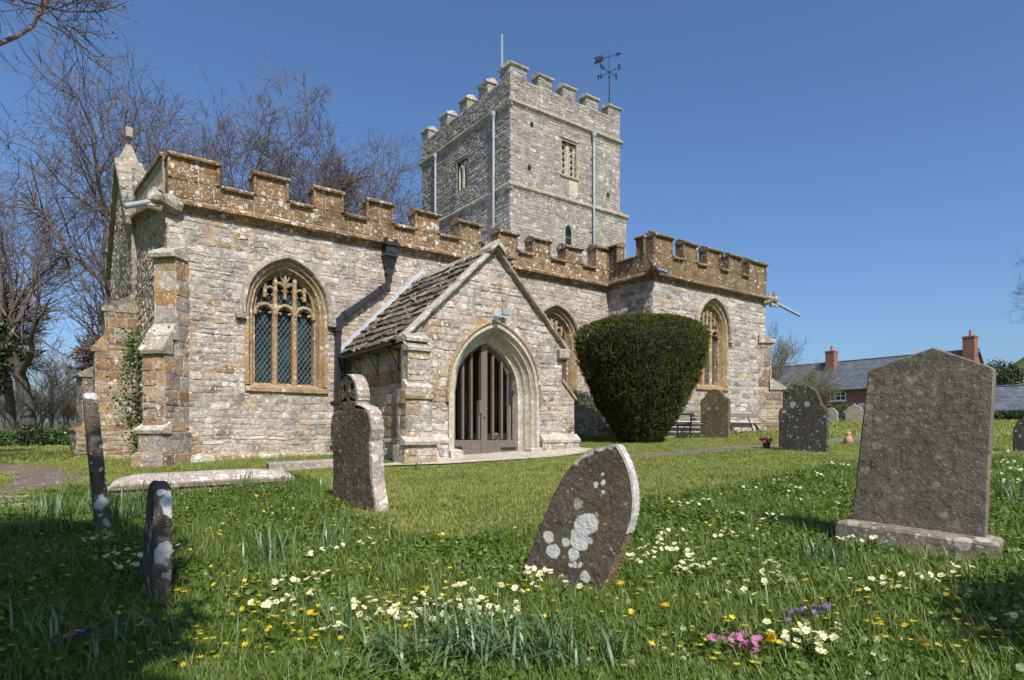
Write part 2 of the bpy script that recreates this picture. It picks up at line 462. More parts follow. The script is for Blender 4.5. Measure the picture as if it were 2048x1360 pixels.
def rubble(fr, zmin, zmax, span, holes, part, slot, colf, ch=(.10, .20), sw=(.17, .5), dep=(-.003, .006), seed=1, warp=.03, show=1.0):
    """span(z) -> (s0, s1); holes: list of functions z0,z1 -> (s0,s1) or None"""
    rnd = random.Random(seed); z = zmin; ci = 0
    while z < zmax - .03:
        h = min(rnd.uniform(*ch), zmax - z)
        if zmax - (z + h) < ch[0] * .6: h = zmax - z
        za, zb = z, z + h
        a0, a1 = span((za + zb) / 2)
        segs = [(a0, a1)]
        for ho in holes:
            r = ho(za, zb)
            if not r: continue
            ns = []
            for p, q in segs:
                if r[1] <= p or r[0] >= q: ns.append((p, q)); continue
                if r[0] - p > .05: ns.append((p, r[0]))
                if q - r[1] > .05: ns.append((r[1], q))
            segs = ns
        for p, q in segs:
            s = p
            while s < q - .01:
                wd = rnd.uniform(*sw) * (1.15 if h > .15 else 1)
                if q - (s + wd) < sw[0] * .7: wd = q - s
                za2, zb2 = za, zb
                if h > .15 and rnd.random() < .22:      # a pair of thinner stones in a tall course
                    mid = za + h * rnd.uniform(.4, .6)
                    parts = [(za, mid), (mid, zb)]
                else: parts = [(za, zb)]
                for (c0, c1) in parts:
                    pts, fs = stone_geo(fr, s, s + wd, c0, c1, rnd.uniform(*dep), rnd)
                    if warp:       # courses wander a little up and down
                        pts = [(p_[0], p_[1], p_[2] + warp * noise.noise((p_[0] * 1.1 + p_[1] * 1.3, p_[2] * 1.6, seed)) + warp * .35 * noise.noise((p_[0] * 5 + p_[1] * 5, p_[2] * 4, seed + 5.5))) for p_ in pts]
                    col = colf(rnd, (s + wd / 2), (c0 + c1) / 2, ci)
                    u, v, dp = proj(pts[16])
                    vis = (wd * (c1 - c0)) / (dp * dp) if (-60 < u < 2100 and v > -40) else 0
                    ALLST.append((vis * show, pts, fs, col, slot, part))
                s += wd
        z += h; ci += 1

def core(name, fr, outer, holes, m, d=-.004):
    """the wall's mortar face with its openings cut out"""
    b = MB()
    polys = [[Vector((s, z, 0)) for s, z in outer]] + [[Vector((s, z, 0)) for s, z in h] for h in holes]
    flat = [p for q in polys for p in q]
    tris = tessellate_polygon(polys)
    b.add([fr.p(p.x, p.y, d) for p in flat], [tuple(t) for t in tris])
    return b.build(name, m, church)

def pick(rnd, items):
    t = rnd.random() * sum(w for w, _ in items)
    for w_, c in items:
        t -= w_
        if t <= 0: break
    k = rnd.uniform(.83, 1.07)
    m_ = (c[0] + c[1] + c[2]) / 3; q_ = .80
    return tuple(min(.85, (m_ + (x - m_) * q_) * k * f) for x, f in zip(c, (1.02, .975, 1.0)))
GREYP = [(5, (.47, .42, .335)), (4, (.42, .38, .315)), (3, (.52, .465, .375)), (1.2, (.36, .33, .285)), (1.6, (.47, .37, .235)), (.6, (.42, .27, .12)), (1.4, (.58, .54, .46))]
TOWP = [(5, (.345, .32, .275)), (4, (.31, .29, .255)), (3, (.39, .365, .315)), (1.2, (.26, .245, .22)), (.4, (.37, .30, .2)), (.8, (.47, .445, .39))]
def c_grey(r, s, z, ci): return pick(r, GREYP)
def c_tower(r, s, z, ci): return pick(r, TOWP)
def c_chapel(r, s, z, ci):
    if ci % 3 == 2: return pick(r, [(3, (.52, .46, .36)), (2, (.47, .40, .30)), (1, (.48, .36, .21))])
    return pick(r, [(4, (.42, .40, .36)), (3, (.30, .295, .28)), (2, (.54, .51, .45)), (1, (.2, .2, .2))])
BUTP = [(3, (.33, .21, .10)), (3, (.40, .34, .25)), (2, (.27, .18, .10)), (2, (.44, .31, .16)), (1.5, (.36, .33, .29)), (1, (.5, .46, .38))]
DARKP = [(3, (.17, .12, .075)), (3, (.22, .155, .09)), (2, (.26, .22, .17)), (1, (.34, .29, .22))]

# ---------------------------------------------------------------- windows
def window(cx, sill, zs, h, hw, fr, tracery=True, hood=True, name='window'):
    """three-light traceried window; hw is half the width at the outer moulding"""
    grp = MB()
    prof = [(.06, .02), (.0, .02), (-.015, .005), (-.045, -.05), (-.075, -.045), (-.095, -.10), (-.12, -.17), (-.15, -.17), (-.165, -.30)]
    loops = []
    for off, d in prof:
        ww = hw + off
        loops.append([fr.p(cx + a, z, d) for a, z in arch_pts(ww, zs, h + off * 1.15, sill - (.0 if off <= 0 else .0), 10)])
    grp.loft(loops, False, False)
    # outer edge of the dressing back into the wall
    grp.loft([[fr.p(cx + a, z, -.05) for a, z in arch_pts(hw + .06, zs, h + .07, sill, 10)], loops[0]], False, False)
    win = grp.build(name, M['ham'], church)
    if hood:
        b = MB(); L = []
        for off, d in ((.05, .0), (.05, .075), (.075, .11), (.125, .105), (.16, .05), (.16, -.02)):
            L.append([fr.p(cx + a, z, d) for a, z in arch_pts(hw + off, zs, h + off * 1.15, zs - .16, 12)])
        b.loft(L, False, False)
        for sg in (-1, 1):
            a0 = cx + sg * (hw + .05); a1 = cx + sg * (hw + .22)
            lo, hi = min(a0, a1), max(a0, a1)
            p0 = fr.p(lo, zs - .26, -.02); p1 = fr.p(hi, zs - .16, .10)
            b.box([min(p0[i], p1[i]) for i in range(3)], [max(p0[i], p1[i]) for i in range(3)], .012)
        b.build('hood_mould', M['coping'] if hood is True else M['ham'], win)
    b = MB(); L = []
    for d, z in ((-.32, sill + .07), (.02, sill - .03), (.05, sill - .045), (.05, sill - .12), (.02, sill - .13), (-.04, sill - .13)):
        L.append([fr.p(cx - hw - .06, z, d), fr.p(cx + hw + .06, z, d)])
    b.loft(L, False, False)
    for e in (0, 1):
        b.add([l[e] for l in L], [tuple(range(6))])
    b.build('sill', M['ham'], win)
    iw = hw - .15; lw = 2 * iw / 3
    top = zs + h - .17
    for k in (1, 2):
        b = MB(); b.bar([(cx - iw + k * lw, sill), (cx - iw + k * lw, zs + .12)], fr, .10, -.30, -.14)
        b.build('mullion', M['ham'], win)
    if tracery:
        b = MB()
        def inside(a, z): return arch_half(hw - .15, zs, h - .17, sill, z) - abs(a)
        for k in range(3):
            c = -iw + (k + .5) * lw; r = lw / 2
            pts = [(cx + c + a, z) for a, z in arch_pts(r, zs - .12, r * 1.15, zs - .12, 7)]
            b.bar(pts, fr, .075, -.30, -.13)
            # cusps in the light head
            for sg in (-1, 1):
                b.bar([(cx + c + sg * r * .98, zs - .02), (cx + c + sg * r * .36, zs - .07)], fr, .05, -.27, -.17)
                b.bar([(cx + c + sg * r * .75, zs + .09), (cx + c + sg * r * .22, zs + .02)], fr, .045, -.27, -.17)
            # upright from the head of the light into the arch
            zt = zs + .05 + r * 1.1
            if inside(c, zt + .08) > 0:
                ztop = zt
                while inside(c, ztop) > .02 and ztop < zs + h: ztop += .02
                b.bar([(cx + c, zt - .03), (cx + c, ztop)], fr, .065, -.30, -.14)
        for k in (1, 2):
            c = -iw + k * lw; z2 = zs + .1
            while inside(c, z2) > .02: z2 += .02
            b.bar([(cx + c, zs), (cx + c, z2)], fr, .08, -.30, -.135)
        # heads of the small upper lights, cusped
        q = lw / 4
        for k in (-1.5, -.5, .5, 1.5):
            c = k * lw / 2; zh = zs + .24 + .10 * (2 - abs(k)) * (h / .9)
            if inside(c, zh + q) > -.05:
                b.bar([(cx + c + a, z) for a, z in arch_pts(q * 1.05, zh, q * 1.5, zh, 5)], fr, .045, -.29, -.15)
                for sg in (-1, 1):
                    b.bar([(cx + c + sg * q, zh + .02), (cx + c + sg * q * .3, zh - .015)], fr, .035, -.26, -.18)
        # the dagger at the top
        zq = zs + h * .62
        b.bar([(cx - lw * .55, zq + .02), (cx, zq - .1), (cx + lw * .55, zq + .02)], fr, .05, -.29, -.15)
        b.bar([(cx - lw * .3, zq + .16), (cx, zq - .06), (cx + lw * .3, zq + .16)], fr, .045, -.28, -.15)
        b.build('tracery', M['ham'], win)
    # leaded glass: diamond quarries, each a little out of true
    g = MB(); ld = MB(); rnd = random.Random(int(cx * 100))
    pw, ph = .085, .125
    z = sill; row = 0
    while z < top + ph:
        x = -iw + (pw / 2 if row % 2 else 0)
        while x < iw + pw / 2:
            t1, t2 = rnd.uniform(-.003, .003), rnd.uniform(-.003, .003)
            if arch_half(hw - .12, zs, h - .12, sill - .2, max(z, sill)) > abs(x) - pw / 2:
                g.quad(fr.p(cx + x - pw / 2, z, -.285 + t1), fr.p(cx + x, z - ph / 2, -.285 + t2), fr.p(cx + x + pw / 2, z, -.285 - t1), fr.p(cx + x, z + ph / 2, -.285 - t2))
            x += pw
        z += ph / 2; row += 1
    W2, H2 = 2 * iw, top - sill
    for sg in (1, -1):
        c = -iw - H2 * pw / ph
        k = -int(H2 * pw / ph / pw) - 1
        while k * pw < W2 + H2 * pw / ph:
            x0 = -iw + k * pw
            # line x = x0 + (z-sill)*pw/ph (or mirrored), clipped to the opening
            n = 40; run = []
            for i in range(n + 1):
                zz = sill + H2 * i / n; xx = (x0 + (zz - sill) * pw / ph) * sg
                ok = abs(xx) < iw and arch_half(hw - .13, zs, h - .14, sill - .1, zz) > abs(xx)
                if ok: run.append((cx + xx, zz))
            if len(run) > 1:
                a, e = run[0], run[-1]
                dx, dz = e[0] - a[0], e[1] - a[1]; l = math.hypot(dx, dz) + 1e-9; ox, oz = -dz / l * .0038, dx / l * .0038
                ld.loft([[fr.p(p[0] + ox, p[1] + oz, -.283), fr.p(p[0] + ox * .4, p[1] + oz * .4, -.274), fr.p(p[0] - ox * .4, p[1] - oz * .4, -.274), fr.p(p[0] - ox, p[1] - oz, -.283)] for p in (a, e)], False, False)
            k += 1
    g.build('pane', M['glass'], win, kind='stuff')
    ld.build('lead_lattice', M['leadcame'], win)
    return lambda za, zb: ((lambda hh: (cx - hh, cx + hh) if hh > 0 else None)(max(arch_half(hw + .05, zs, h + .055, sill - .12, za), arch_half(hw + .05, zs, h + .055, sill - .12, (za + zb) / 2))))
def win_hole(cx, sill, zs, h, hw): return [(cx + a, z) for a, z in arch_pts(hw + .03, zs, h + .035, sill - .05, 8)]

# aisle south wall
GB = -.8
W1 = (3.6, .90, 2.33, .86, .70); W2 = (10.14, .95, 2.28, .82, .68)
south = core('south_wall', FS, [(1.6, GB), (12.02, GB), (12.02, 3.9), (1.6, 3.9)], [win_hole(*W1), win_hole(*W2), [(5.5, -.45), (7.3, -.45), (7.3, 1.4), (6.4, 2.0), (5.5, 1.4)]], M['mortar'])
h1 = window(*W1, FS); h2 = window(*W2, FS)
dark_doorway = lambda a, b: (5.4, 7.4) if b < 1.5 else ((5.9, 6.9) if b < 1.95 else None)
rubble(FS, GB, 3.9, lambda z: (1.62, 12.0), [h1, h2, dark_doorway], south, 0, c_grey, (.065, .15), (.11, .36), seed=3)
# near-black sheet behind the inner doorway, its colour standing for unlit depth
b = MB(); b.quad((5.0, 12.25, -.6), (8.4, 12.25, -.6), (8.4, 12.25, 2.4), (5.0, 12.25, 2.4)); b.build('dark_doorway', M['dark'], church)
# chapel
W3 = (14.38, 1.30, 2.76, .80, .64)
chap = core('chapel_wall', FC, [(12.0, GB), (16.92, GB), (16.92, 3.92), (12.0, 3.92)], [win_hole(*W3)], M['mortar'])
h3 = window(*W3, FC)
rubble(FC, GB, 3.92, lambda z: (12.0, 16.92), [h3], chap, 1, c_chapel, (.09, .145), (.11, .36), seed=5)
chapw = core('chapel_side_wall', FCW, [(10.48, GB), (12.0, GB), (12.0, 3.92), (10.48, 3.92)], [], M['mortar'])
rubble(FCW, GB, 3.92, lambda z: (10.48, 12.0), [], chapw, 1, c_chapel, (.09, .15), (.12, .34), seed=6, dep=(-.001, .012))
core('chapel_end_wall', Frame((16.92, 0), (0, 1), (1, 0)), [(10.48, GB), (16.0, GB), (16.0, 4.9), (10.48, 4.9)], [], M['mortar'])
# aisle end wall with its raking top, gable end behind it
rake = lambda y: 3.9 + (y - 12) * .215
endw = core('end_wall', FE, [(12, GB), (16.9, GB), (16.9, rake(16.9)), (12, 3.9)], [], M['mortar'])
rubble(FE, GB, 4.9, lambda z: (12.0 if z < 3.9 else 12 + (z - 3.9) / .215, 16.9), [], endw, 0, c_grey, (.09, .16), (.14, .34), seed=8, dep=(.004, .026))
GYC, GHW, GAP = 19.3, 3.0, 7.05
gab = core('gable_wall', FG, [(16.5, GB), (22.6, GB), (22.6, 4.75), (GYC, GAP), (16.5, 4.75)], [], M['mortar'])
rubble(FG, GB, GAP - .1, lambda z: (16.5, 22.6) if z < 4.75 else (16.5 + (z - 4.75) / (GAP - 4.75) * (GYC - 16.5), 22.6 - (z - 4.75) / (GAP - 4.75) * (22.6 - GYC)), [], gab, 0, c_grey, (.09, .17), (.14, .36), seed=9, dep=(.004, .026))
b = MB(); b.quad((1.5, 16.5, GB), (3.2, 16.5, GB), (3.2, 16.5, 6), (1.5, 16.5, 6)); b.build('gable_return', M['mortar'], church)
core('north_wall', Frame((0, 22.6), (1, 0), (0, 1)), [(1.5, GB), (12.5, GB), (12.5, 4.9), (1.5, 4.9)], [], M['mortar'])
# tower
TB = 3.4
tow = core('tower_wall', FT, [(12.42, TB), (17.96, TB), (17.96, 8.33), (17.62, 8.62), (17.62, 12.0), (12.42, 12.0)], [[(14.66, 9.2), (15.42, 9.2), (15.42, 10.45), (14.66, 10.45)]], M['tmortar'])
bel = lambda a, b_: (14.55, 15.5) if (b_ > 8.62 and a < 10.5) else None
rubble(FT, TB, 8.3, lambda z: (12.42, 17.96), [], tow, 2, c_tower, (.075, .14), (.12, .34), seed=11)
rubble(FT, 8.34, 11.95, lambda z: (12.42, 17.62), [bel], tow, 2, c_tower, (.075, .14), (.12, .34), seed=12)
toww = core('tower_side_wall', FTW, [(17, TB), (23.2, TB), (23.2, 12.0), (17, 12.0)], [[(19.7, 9.15), (20.35, 9.15), (20.35, 10.2), (19.7, 10.2)]], M['tmortar'])
wl = lambda a, b_: (19.62, 20.43) if (b_ > 9.1 and a < 10.25) else None
rubble(FTW, TB, 11.95, lambda z: (17.0, 23.2), [wl], toww, 2, c_tower, (.075, .13), (.12, .32), seed=13, dep=(.004, .028))
core('tower_far_wall', Frame((17.62, 0), (0, 1), (1, 0)), [(17, TB), (23.2, TB), (23.2, 12.0), (17, 12.0)], [], M['tmortar'])
core('tower_back_wall', Frame((0, 23.2), (1, 0), (0, 1)), [(12.42, TB), (17.62, TB), (17.62, 12), (12.42, 12)], [], M['tmortar'])
b = MB(); b.box((17.62, 17.02, TB), (17.95, 18.2, 8.33)); b.add([(17.62, 17.02, 8.62), (17.95, 17.02, 8.33), (17.95, 18.2, 8.33), (17.62, 18.2, 8.62)], [(0, 1, 2, 3)]); b.build('tower_buttress', M['tmortar'], church)

# roofs, hidden from the ground but for a strip of lead by the gable
b = MB()
b.quad((1.7, 12.35, 4.0), (12.4, 12.35, 4.0), (12.4, 16.6, 4.9), (1.7, 16.6, 4.9))
b.quad((12.2, 10.8, 4.1), (16.9, 10.8, 4.1), (16.9, 17, 4.5), (12.2, 17, 4.5))
b.quad((1.7, 16.6, 4.9), (12.4, 16.6, 4.9), (12.4, GYC, 6.95), (1.7, GYC, 6.95))
b.quad((1.7, 22.5, 4.9), (12.4, 22.5, 4.9), (12.4, GYC, 6.95), (1.7, GYC, 6.95))
b.quad((12.6, 17.3, 11.9), (17.4, 17.3, 11.9), (17.4, 23, 11.9), (12.6, 23, 11.9))
b.quad((12.1, 12.2, 4.6), (12.1, 12.2, -.8), (12.1, 17, -.8), (12.1, 17, 4.6))
roof = b.build('lead_roof', M['leadroof'], church)
for k in range(14):
    b = MB(); x = 2.1 + k * .7
    b.tube([(x, 16.7, 4.98), (x, GYC, 6.98)], .03, 5); b.build('lead_roll', M['leadroof'], roof)

# ---------------------------------------------------------------- profiles: string courses, parapets
def course(name, fr, s0, s1, prof, m, zf=lambda s: 0.0, n=1, parent=None):
    """moulding of profile (out, z) run along a wall"""
    b = MB(); L = []
    for i in range(n + 1):
        s = s0 + (s1 - s0) * i / n
        L.append([fr.p(s, z + zf(s) + (random.uniform(-.006, .006) if n > 1 else 0), d + (random.uniform(-.004, .004) if n > 1 else 0)) for d, z in prof])
    b.loft(L)
    return b.build(name, m, parent or church)
def string_prof(z, pr=.15): return [(-.05, z + .10), (.025, z + .10), (pr, z + .02), (pr, z - .03), (pr * .8, z - .045), (pr * .3, z - .075), (.012, z - .14), (-.05, z - .14)]
string = {}
course('string_course', FS, 1.5, 12.0, string_prof(3.92), M['parapet'], n=30)
course('string_course', FC, 11.9, 17.0, string_prof(3.95), M['parapet2'], n=16)
course('string_course', FCW, 10.39, 12.0, string_prof(3.945), M['parapet2'], n=5)
course('string_course', FE, 11.9, 16.9, string_prof(3.915), M['parapet'], zf=lambda s: max(0, s - 12) * .215, n=14)
course('string_course', FT, 12.32, 17.7, string_prof(11.15, .10), M['coping'], n=14)
course('string_course', FTW, 16.93, 23.3, string_prof(11.145, .10), M['coping'], n=14)
course('string_course', FT, 12.34, 18.02, string_prof(8.36, .09), M['coping'], n=14)
course('string_course', FTW, 16.94, 23.3, string_prof(8.355, .09), M['coping'], n=14)

def coping(b, fr, s0, s1, z, back, over=.085, side=.012, h=.10):
    """saddle coping with a rolled nose along a battlement"""
    pr = [(.0, z - .05), (over * .45, z - .04), (over, z - .03), (over + .012, z), (over - .01, z + .03), (.0, z + .055), (-back * .35, z + h), (-back * .65, z + h), (-back - .02, z + .03), (-back - .02, z - .035)]
    n = max(1, int((s1 - s0) / .3)); L = []
    for i in range(n + 1):
        s = s0 - side + (s1 - s0 + 2 * side) * i / n
        L.append([fr.p(s, q + random.uniform(-.006, .006), d + random.uniform(-.005, .005)) for d, q in pr])
    b.loft(L)
def parapet(fr, zb, sill, top, s0, s1, merl, m, thick=.36, cm=None, face=.02, blocks=.85, seed=0):
    """lower wall in long blocks, then a merlon, its coping, and a coping in each gap"""
    rnd = random.Random(seed + 50); cm = cm or m
    out = []
    def blk(a, c, z0, z1, nm='parapet_block', dd=0.0):
        b = MB(); p0 = fr.p(a + .008, z0 + .002, face + dd); p1 = fr.p(c - .008, z1 - .005, -thick)
        b.box([min(p0[i], p1[i]) for i in range(3)], [max(p0[i], p1[i]) for i in range(3)], .008, .002)
        return b.build(nm, m, church)
    b = MB(); p0 = fr.p(s0 + .03, zb, face - .012); p1 = fr.p(s1 - .03, sill - .04, -thick + .02)
    b.box([min(p0[i], p1[i]) for i in range(3)], [max(p0[i], p1[i]) for i in range(3)])
    for a, c in merl:
        p0 = fr.p(a + .01, sill - .05, face - .012); p1 = fr.p(c - .01, (top(a) if callable(top) else top) - .07, -thick + .02)
        b.box([min(p0[i], p1[i]) for i in range(3)], [max(p0[i], p1[i]) for i in range(3)])
    b.build('parapet_core', M['pale'], church)
    s = s0
    while s < s1 - .01:
        wd = rnd.uniform(.7, 1.3) * blocks
        if s1 - (s + wd) < .35: wd = s1 - s
        blk(s, s + wd, zb, sill - .03, dd=rnd.uniform(-.004, .004)); s += wd
    for i, (a, c) in enumerate(merl):
        z1 = top(a) if callable(top) else top
        zs_ = sill - .03
        if c - a > .45 and rnd.random() < .8:
            md = a + (c - a) * rnd.uniform(.35, .65)
            mo = blk(a, md, zs_, z1 - .06, 'merlon', .002); blk(md, c, zs_, z1 - .06, 'merlon', -.002)
        else: mo = blk(a, c, zs_, z1 - .06, 'merlon')
        b = MB(); coping(b, fr, a, c, z1 - .06, thick); b.build('merlon_coping', cm, church)
        # roll moulding framing the merlon
        for e in (a + .03, c - .03):
            b = MB(); b.bar([(e, zs_ + .02), (e, z1 - .07)], fr, .05, face - .06, face + .035); b.build('merlon_roll', m, church)
    edges = [s0] + [v for q in merl for v in q] + [s1]
    for i in range(0, len(edges) - 1, 2):
        a, c = edges[i], edges[i + 1]
        if c - a > .08:
            b = MB(); coping(b, fr, a, c, sill - .03, thick, side=-.005, h=.07); b.build('crenel_coping', cm, church)
NM = [(1.6, 2.42), (2.98, 3.62), (4.07, 4.68), (5.15, 5.75), (6.24, 6.83), (7.32, 7.91), (8.40, 8.97), (9.42, 9.98), (10.46, 11.03), (11.5, 12.0)]
parapet(FS, 4.02, 4.36, lambda s: 4.79 if s < 11.3 else 4.95, 1.6, 12.0, NM, M['parapet'], seed=1, thick=.30)
parapet(FC, 4.05, 4.50, 5.0, 12.0, 16.92, [(12.0, 12.73), (13.13, 13.71), (14.1, 14.7), (15.06, 15.67), (16.02, 16.92)], M['parapet2'], seed=2, blocks=1.2, thick=.22)
parapet(FCW, 4.05, 4.50, 4.995, 10.70, 12.0, [(10.70, 11.0), (11.62, 12.0)], M['parapet2'], seed=3, thick=.22)
# raking parapet of the end wall, in blocks
for k in range(5):
    a = 12.38 + k * .9; c = a + .895
    b = MB()
    pr = lambda y, lo: 4.0 + (y - 12) * .215 if lo else 4.74 + (y - 12) * .15 + .02
    P = []
    for d in (.02, -.34):
        P.append([FE.p(a, pr(a, 1), d), FE.p(c, pr(c, 1), d), FE.p(c, pr(c, 0), d), FE.p(a, pr(a, 0), d)])
    b.loft(P); b.build('parapet_block', M['coping'], church)
    b = MB(); P = []
    for y in (a, c):
        z = pr(y, 0); P.append([FE.p(y, z, .06), FE.p(y, z + .06, .06), FE.p(y, z + .1, -.1), FE.p(y, z + .04, -.38), FE.p(y, z, -.38)])
    b.loft(P); b.build('parapet_coping', M['parapet'], church)
# tower battlements: rubble faces with weathered coping
def tower_par(fr, s0, s1, merl, far, seed):
    th = .38
    for z0, z1, spans in ((11.25, 11.95, [(s0, s1)]), (11.95, 12.42, merl)):
        for a, c in spans:
            b = MB(); p0 = fr.p(a, z0, -.006); p1 = fr.p(c, z1, -th)
            b.box([min(p0[i], p1[i]) for i in range(3)], [max(p0[i], p1[i]) for i in range(3)])
            o = b.build('merlon' if z0 > 11.9 else 'parapet_wall', M['tmortar'], church)
            rubble(fr, z0, z1, lambda z, a=a, c=c: (a, c), [], o, 2, c_tower, (.085, .14), (.12, .32), seed=seed + int(a * 10), dep=(-.001, .012))
            if z0 > 11.9:      # the returns of the merlon
                for e, sg in ((a, -1), (c, 1)):
                    q = fr.p(e, 0, 0)
                    if fr.u[0]: f2 = Frame((q[0], 0), (0, 1), (sg, 0)); r0, r1 = q[1], q[1] + th
                    else: f2 = Frame((0, q[1]), (1, 0), (0, sg)); r0, r1 = q[0], q[0] + th
                    rubble(f2, z0, z1, lambda z, r0=r0, r1=r1: (r0, r1), [], o, 2, c_tower, (.12, .18), (.16, .3), seed=seed + int(a * 13))
                b = MB(); coping(b, fr, a, c, 12.42, th, over=.07, side=.05, h=.13); b.build('merlon_coping', M['white'], church)
    for i in range(len(merl) - 1):
        b = MB(); coping(b, fr, merl[i][1], merl[i + 1][0], 11.95, th, over=.01, side=-.01, h=.05); b.build('crenel_coping', M['coping'], church)
tower_par(FT, 12.42, 17.62, [(12.42, 13.1), (13.63, 14.23), (14.75, 15.33), (15.85, 16.47), (17.0, 17.62)], 0, 100)
tower_par(FTW, 17.38, 23.2, [(17.38, 17.62), (18.35, 18.92), (19.7, 20.22), (21.1, 21.7), (22.65, 23.2)], 0, 200)
tower_par(Frame((0, 23.2 - .38), (1, 0), (0, -1)), 12.8, 17.62, [(13.4, 14.1), (14.7, 15.4), (16.0, 16.7), (17.0, 17.62)], 0, 300)

# ---------------------------------------------------------------- tower openings
def pierced(fr, cx, z0, z1):
    w_ = MB()
    # square-headed label and jambs
    for a, e in ((cx - .44, cx - .36), (cx + .36, cx + .44)):
        w_.bar([((a + e) / 2, z0 - .05), ((a + e) / 2, z1 + .12)], fr, .10, -.2, .02)
    w_.bar([(cx - .46, z1 + .14), (cx + .46, z1 + .14)], fr, .10, -.25, .05)
    win = w_.build('belfry_window', M['coping'], church)
    b = MB(); b.bar([(cx, z0), (cx, z1 + .1)], fr, .10, -.26, -.08); b.build('mullion', M['pale'], win)
    for sg in (-1, 1):
        b = MB(); c = cx + sg * .19
        # panel of pierced quatrefoils: rings stacked between rails
        nz = 4; hh = (z1 - .28 - z0) / nz
        for k in range(nz):
            zc = z0 + hh * (k + .5); r = min(.125, hh * .46)
            for q in range(4):
                an = q * math.pi / 2 + math.pi / 4
                b.bar([(c + .19 * .95 * math.copysign(1, math.cos(an)), zc + hh * .5 * math.copysign(1, math.sin(an))), (c + math.cos(an) * r * .62, zc + math.sin(an) * r * .62)], fr, .07, -.22, -.11)
            b.bar([(c + math.cos(t * math.pi / 5) * r * 1.15, zc + math.sin(t * math.pi / 5) * r * 1.15) for t in range(11)], fr, .062, -.22, -.10)
        zh = z1 - .22
        b.bar([(c + a, z) for a, z in arch_pts(.14, zh, .22, zh - .05, 5)], fr, .06, -.22, -.10)
        for s2 in (-1, 1): b.bar([(c + s2 * .13, zh + .03), (c + s2 * .04, zh + .0)], fr, .05, -.2, -.12)
        b.bar([(c - .18, z1 + .04), (c, z1 - .03)], fr, .06, -.22, -.11); b.bar([(c + .18, z1 + .04), (c, z1 - .03)], fr, .06, -.22, -.11)
        b.build('pierced_panel', M['pale'], win)
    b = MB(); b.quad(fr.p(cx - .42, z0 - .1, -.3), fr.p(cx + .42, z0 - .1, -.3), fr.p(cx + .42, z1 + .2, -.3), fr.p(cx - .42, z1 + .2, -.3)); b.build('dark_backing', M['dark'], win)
    b = MB(); L = [[fr.p(cx - .42, z, d), fr.p(cx + .42, z, d)] for d, z in ((-.3, z0 + .03), (.06, z0 - .04), (.06, z0 - .1), (-.02, z0 - .12))]
    b.loft(L, False, False); b.build('sill', M['coping'], win)
    b = MB(); p0 = fr.p(cx - .02, z0 - .7, -.03); p1 = fr.p(cx + .40, z0 - .12, .004); b.box([min(p0[i], p1[i]) for i in range(3)], [max(p0[i], p1[i]) for i in range(3)]); b.build('apron', M['pale'], win)
pierced(FT, 15.04, 9.27, 10.42)
def two_light(fr, cx, z0, z1):
    b = MB()
    b.bar([(cx, z0), (cx, z1)], fr, .10, -.25, -.06)
    for sg in (-1, 1):
        c = cx + sg * .15
        b.bar([(c + a, z) for a, z in arch_pts(.13, z1 - .32, .18, z0 + .02, 5)], fr, .07, -.25, -.02)
        b.bar([(c + a, z) for a, z in arch_pts(.05, z1 - .08, .06, z1 - .1, 4)], fr, .04, -.22, -.05)
    win = b.build('belfry_window', M['pale'], church)
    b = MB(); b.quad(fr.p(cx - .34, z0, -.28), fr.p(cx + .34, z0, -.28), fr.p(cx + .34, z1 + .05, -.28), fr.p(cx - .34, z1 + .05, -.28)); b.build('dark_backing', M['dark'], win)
    for sg in (-1, 1):
        b = MB(); c = cx + sg * .15
        for k in range(5):
            zz = z0 + .06 + k * .13
            b.add([fr.p(c - .1, zz, -.16), fr.p(c + .1, zz, -.16), fr.p(c + .1, zz + .1, -.24), fr.p(c - .1, zz + .1, -.24)], [(0, 1, 2, 3)])
        b.build('louvre', M['pale'], win)
two_light(FTW, 20.03, 9.15, 10.2)
# small lancet low on the tower
b = MB(); b.bar([(14.97 + a, z) for a, z in arch_pts(.17, 7.25, .25, 6.6, 6)], FT, .09, -.1, .035)
lan = b.build('lancet', M['coping'], church)
b = MB(); b.add([FT.p(14.97 + a, z, .028) for a, z in arch_pts(.14, 7.25, .2, 6.6, 6)], [tuple(range(len(arch_pts(.14, 7.25, .2, 6.6, 6))))]); b.build('pane', M['glass'], lan)
b = MB(); b.bar([(14.82, 7.02), (15.12, 7.02)], FT, .02, .02, .04); b.build('glazing_bar', M['leadcame'], lan)

# ---------------------------------------------------------------- tower downpipes, flagpole, vane
def round_pipe(fr, s, ztop, zbot, r=.042):
    b = MB(); b.tube([fr.p(s, zbot, .10), fr.p(s, (zbot + ztop) / 2, .105), fr.p(s, ztop - .1, .10)], r, 10)
    o = b.build('downpipe', M['lead'], church, smooth=True)
    b = MB(); b.tube([fr.p(s, ztop - .34, .10), fr.p(s, ztop - .22, .10), fr.p(s, ztop - .12, .11), fr.p(s, ztop, .11)], [r, r * 1.3, r * 2.1, r * 2.2], 12); b.build('rainwater_head', M['lead'], o)
    b = MB(); b.tube([fr.p(s, ztop - .02, .1), fr.p(s, ztop + .1, -.02)], .05, 6); b.build('spout', M['iron'], o)
    z = ztop - .9
    while z > zbot:
        b = MB(); b.tube([fr.p(s, z - .03, .10), fr.p(s, z + .03, .10)], r * 1.28, 10); b.tube([fr.p(s - .11, z, .05), fr.p(s + .11, z, .05)], .02, 5); b.build('pipe_collar', M['lead'], o); z -= 1.35
round_pipe(FT, 16.15, 11.08, 4.0); round_pipe(FTW, 17.85, 11.08, 4.0); round_pipe(FTW, 21.9, 11.08, 4.0, .04)
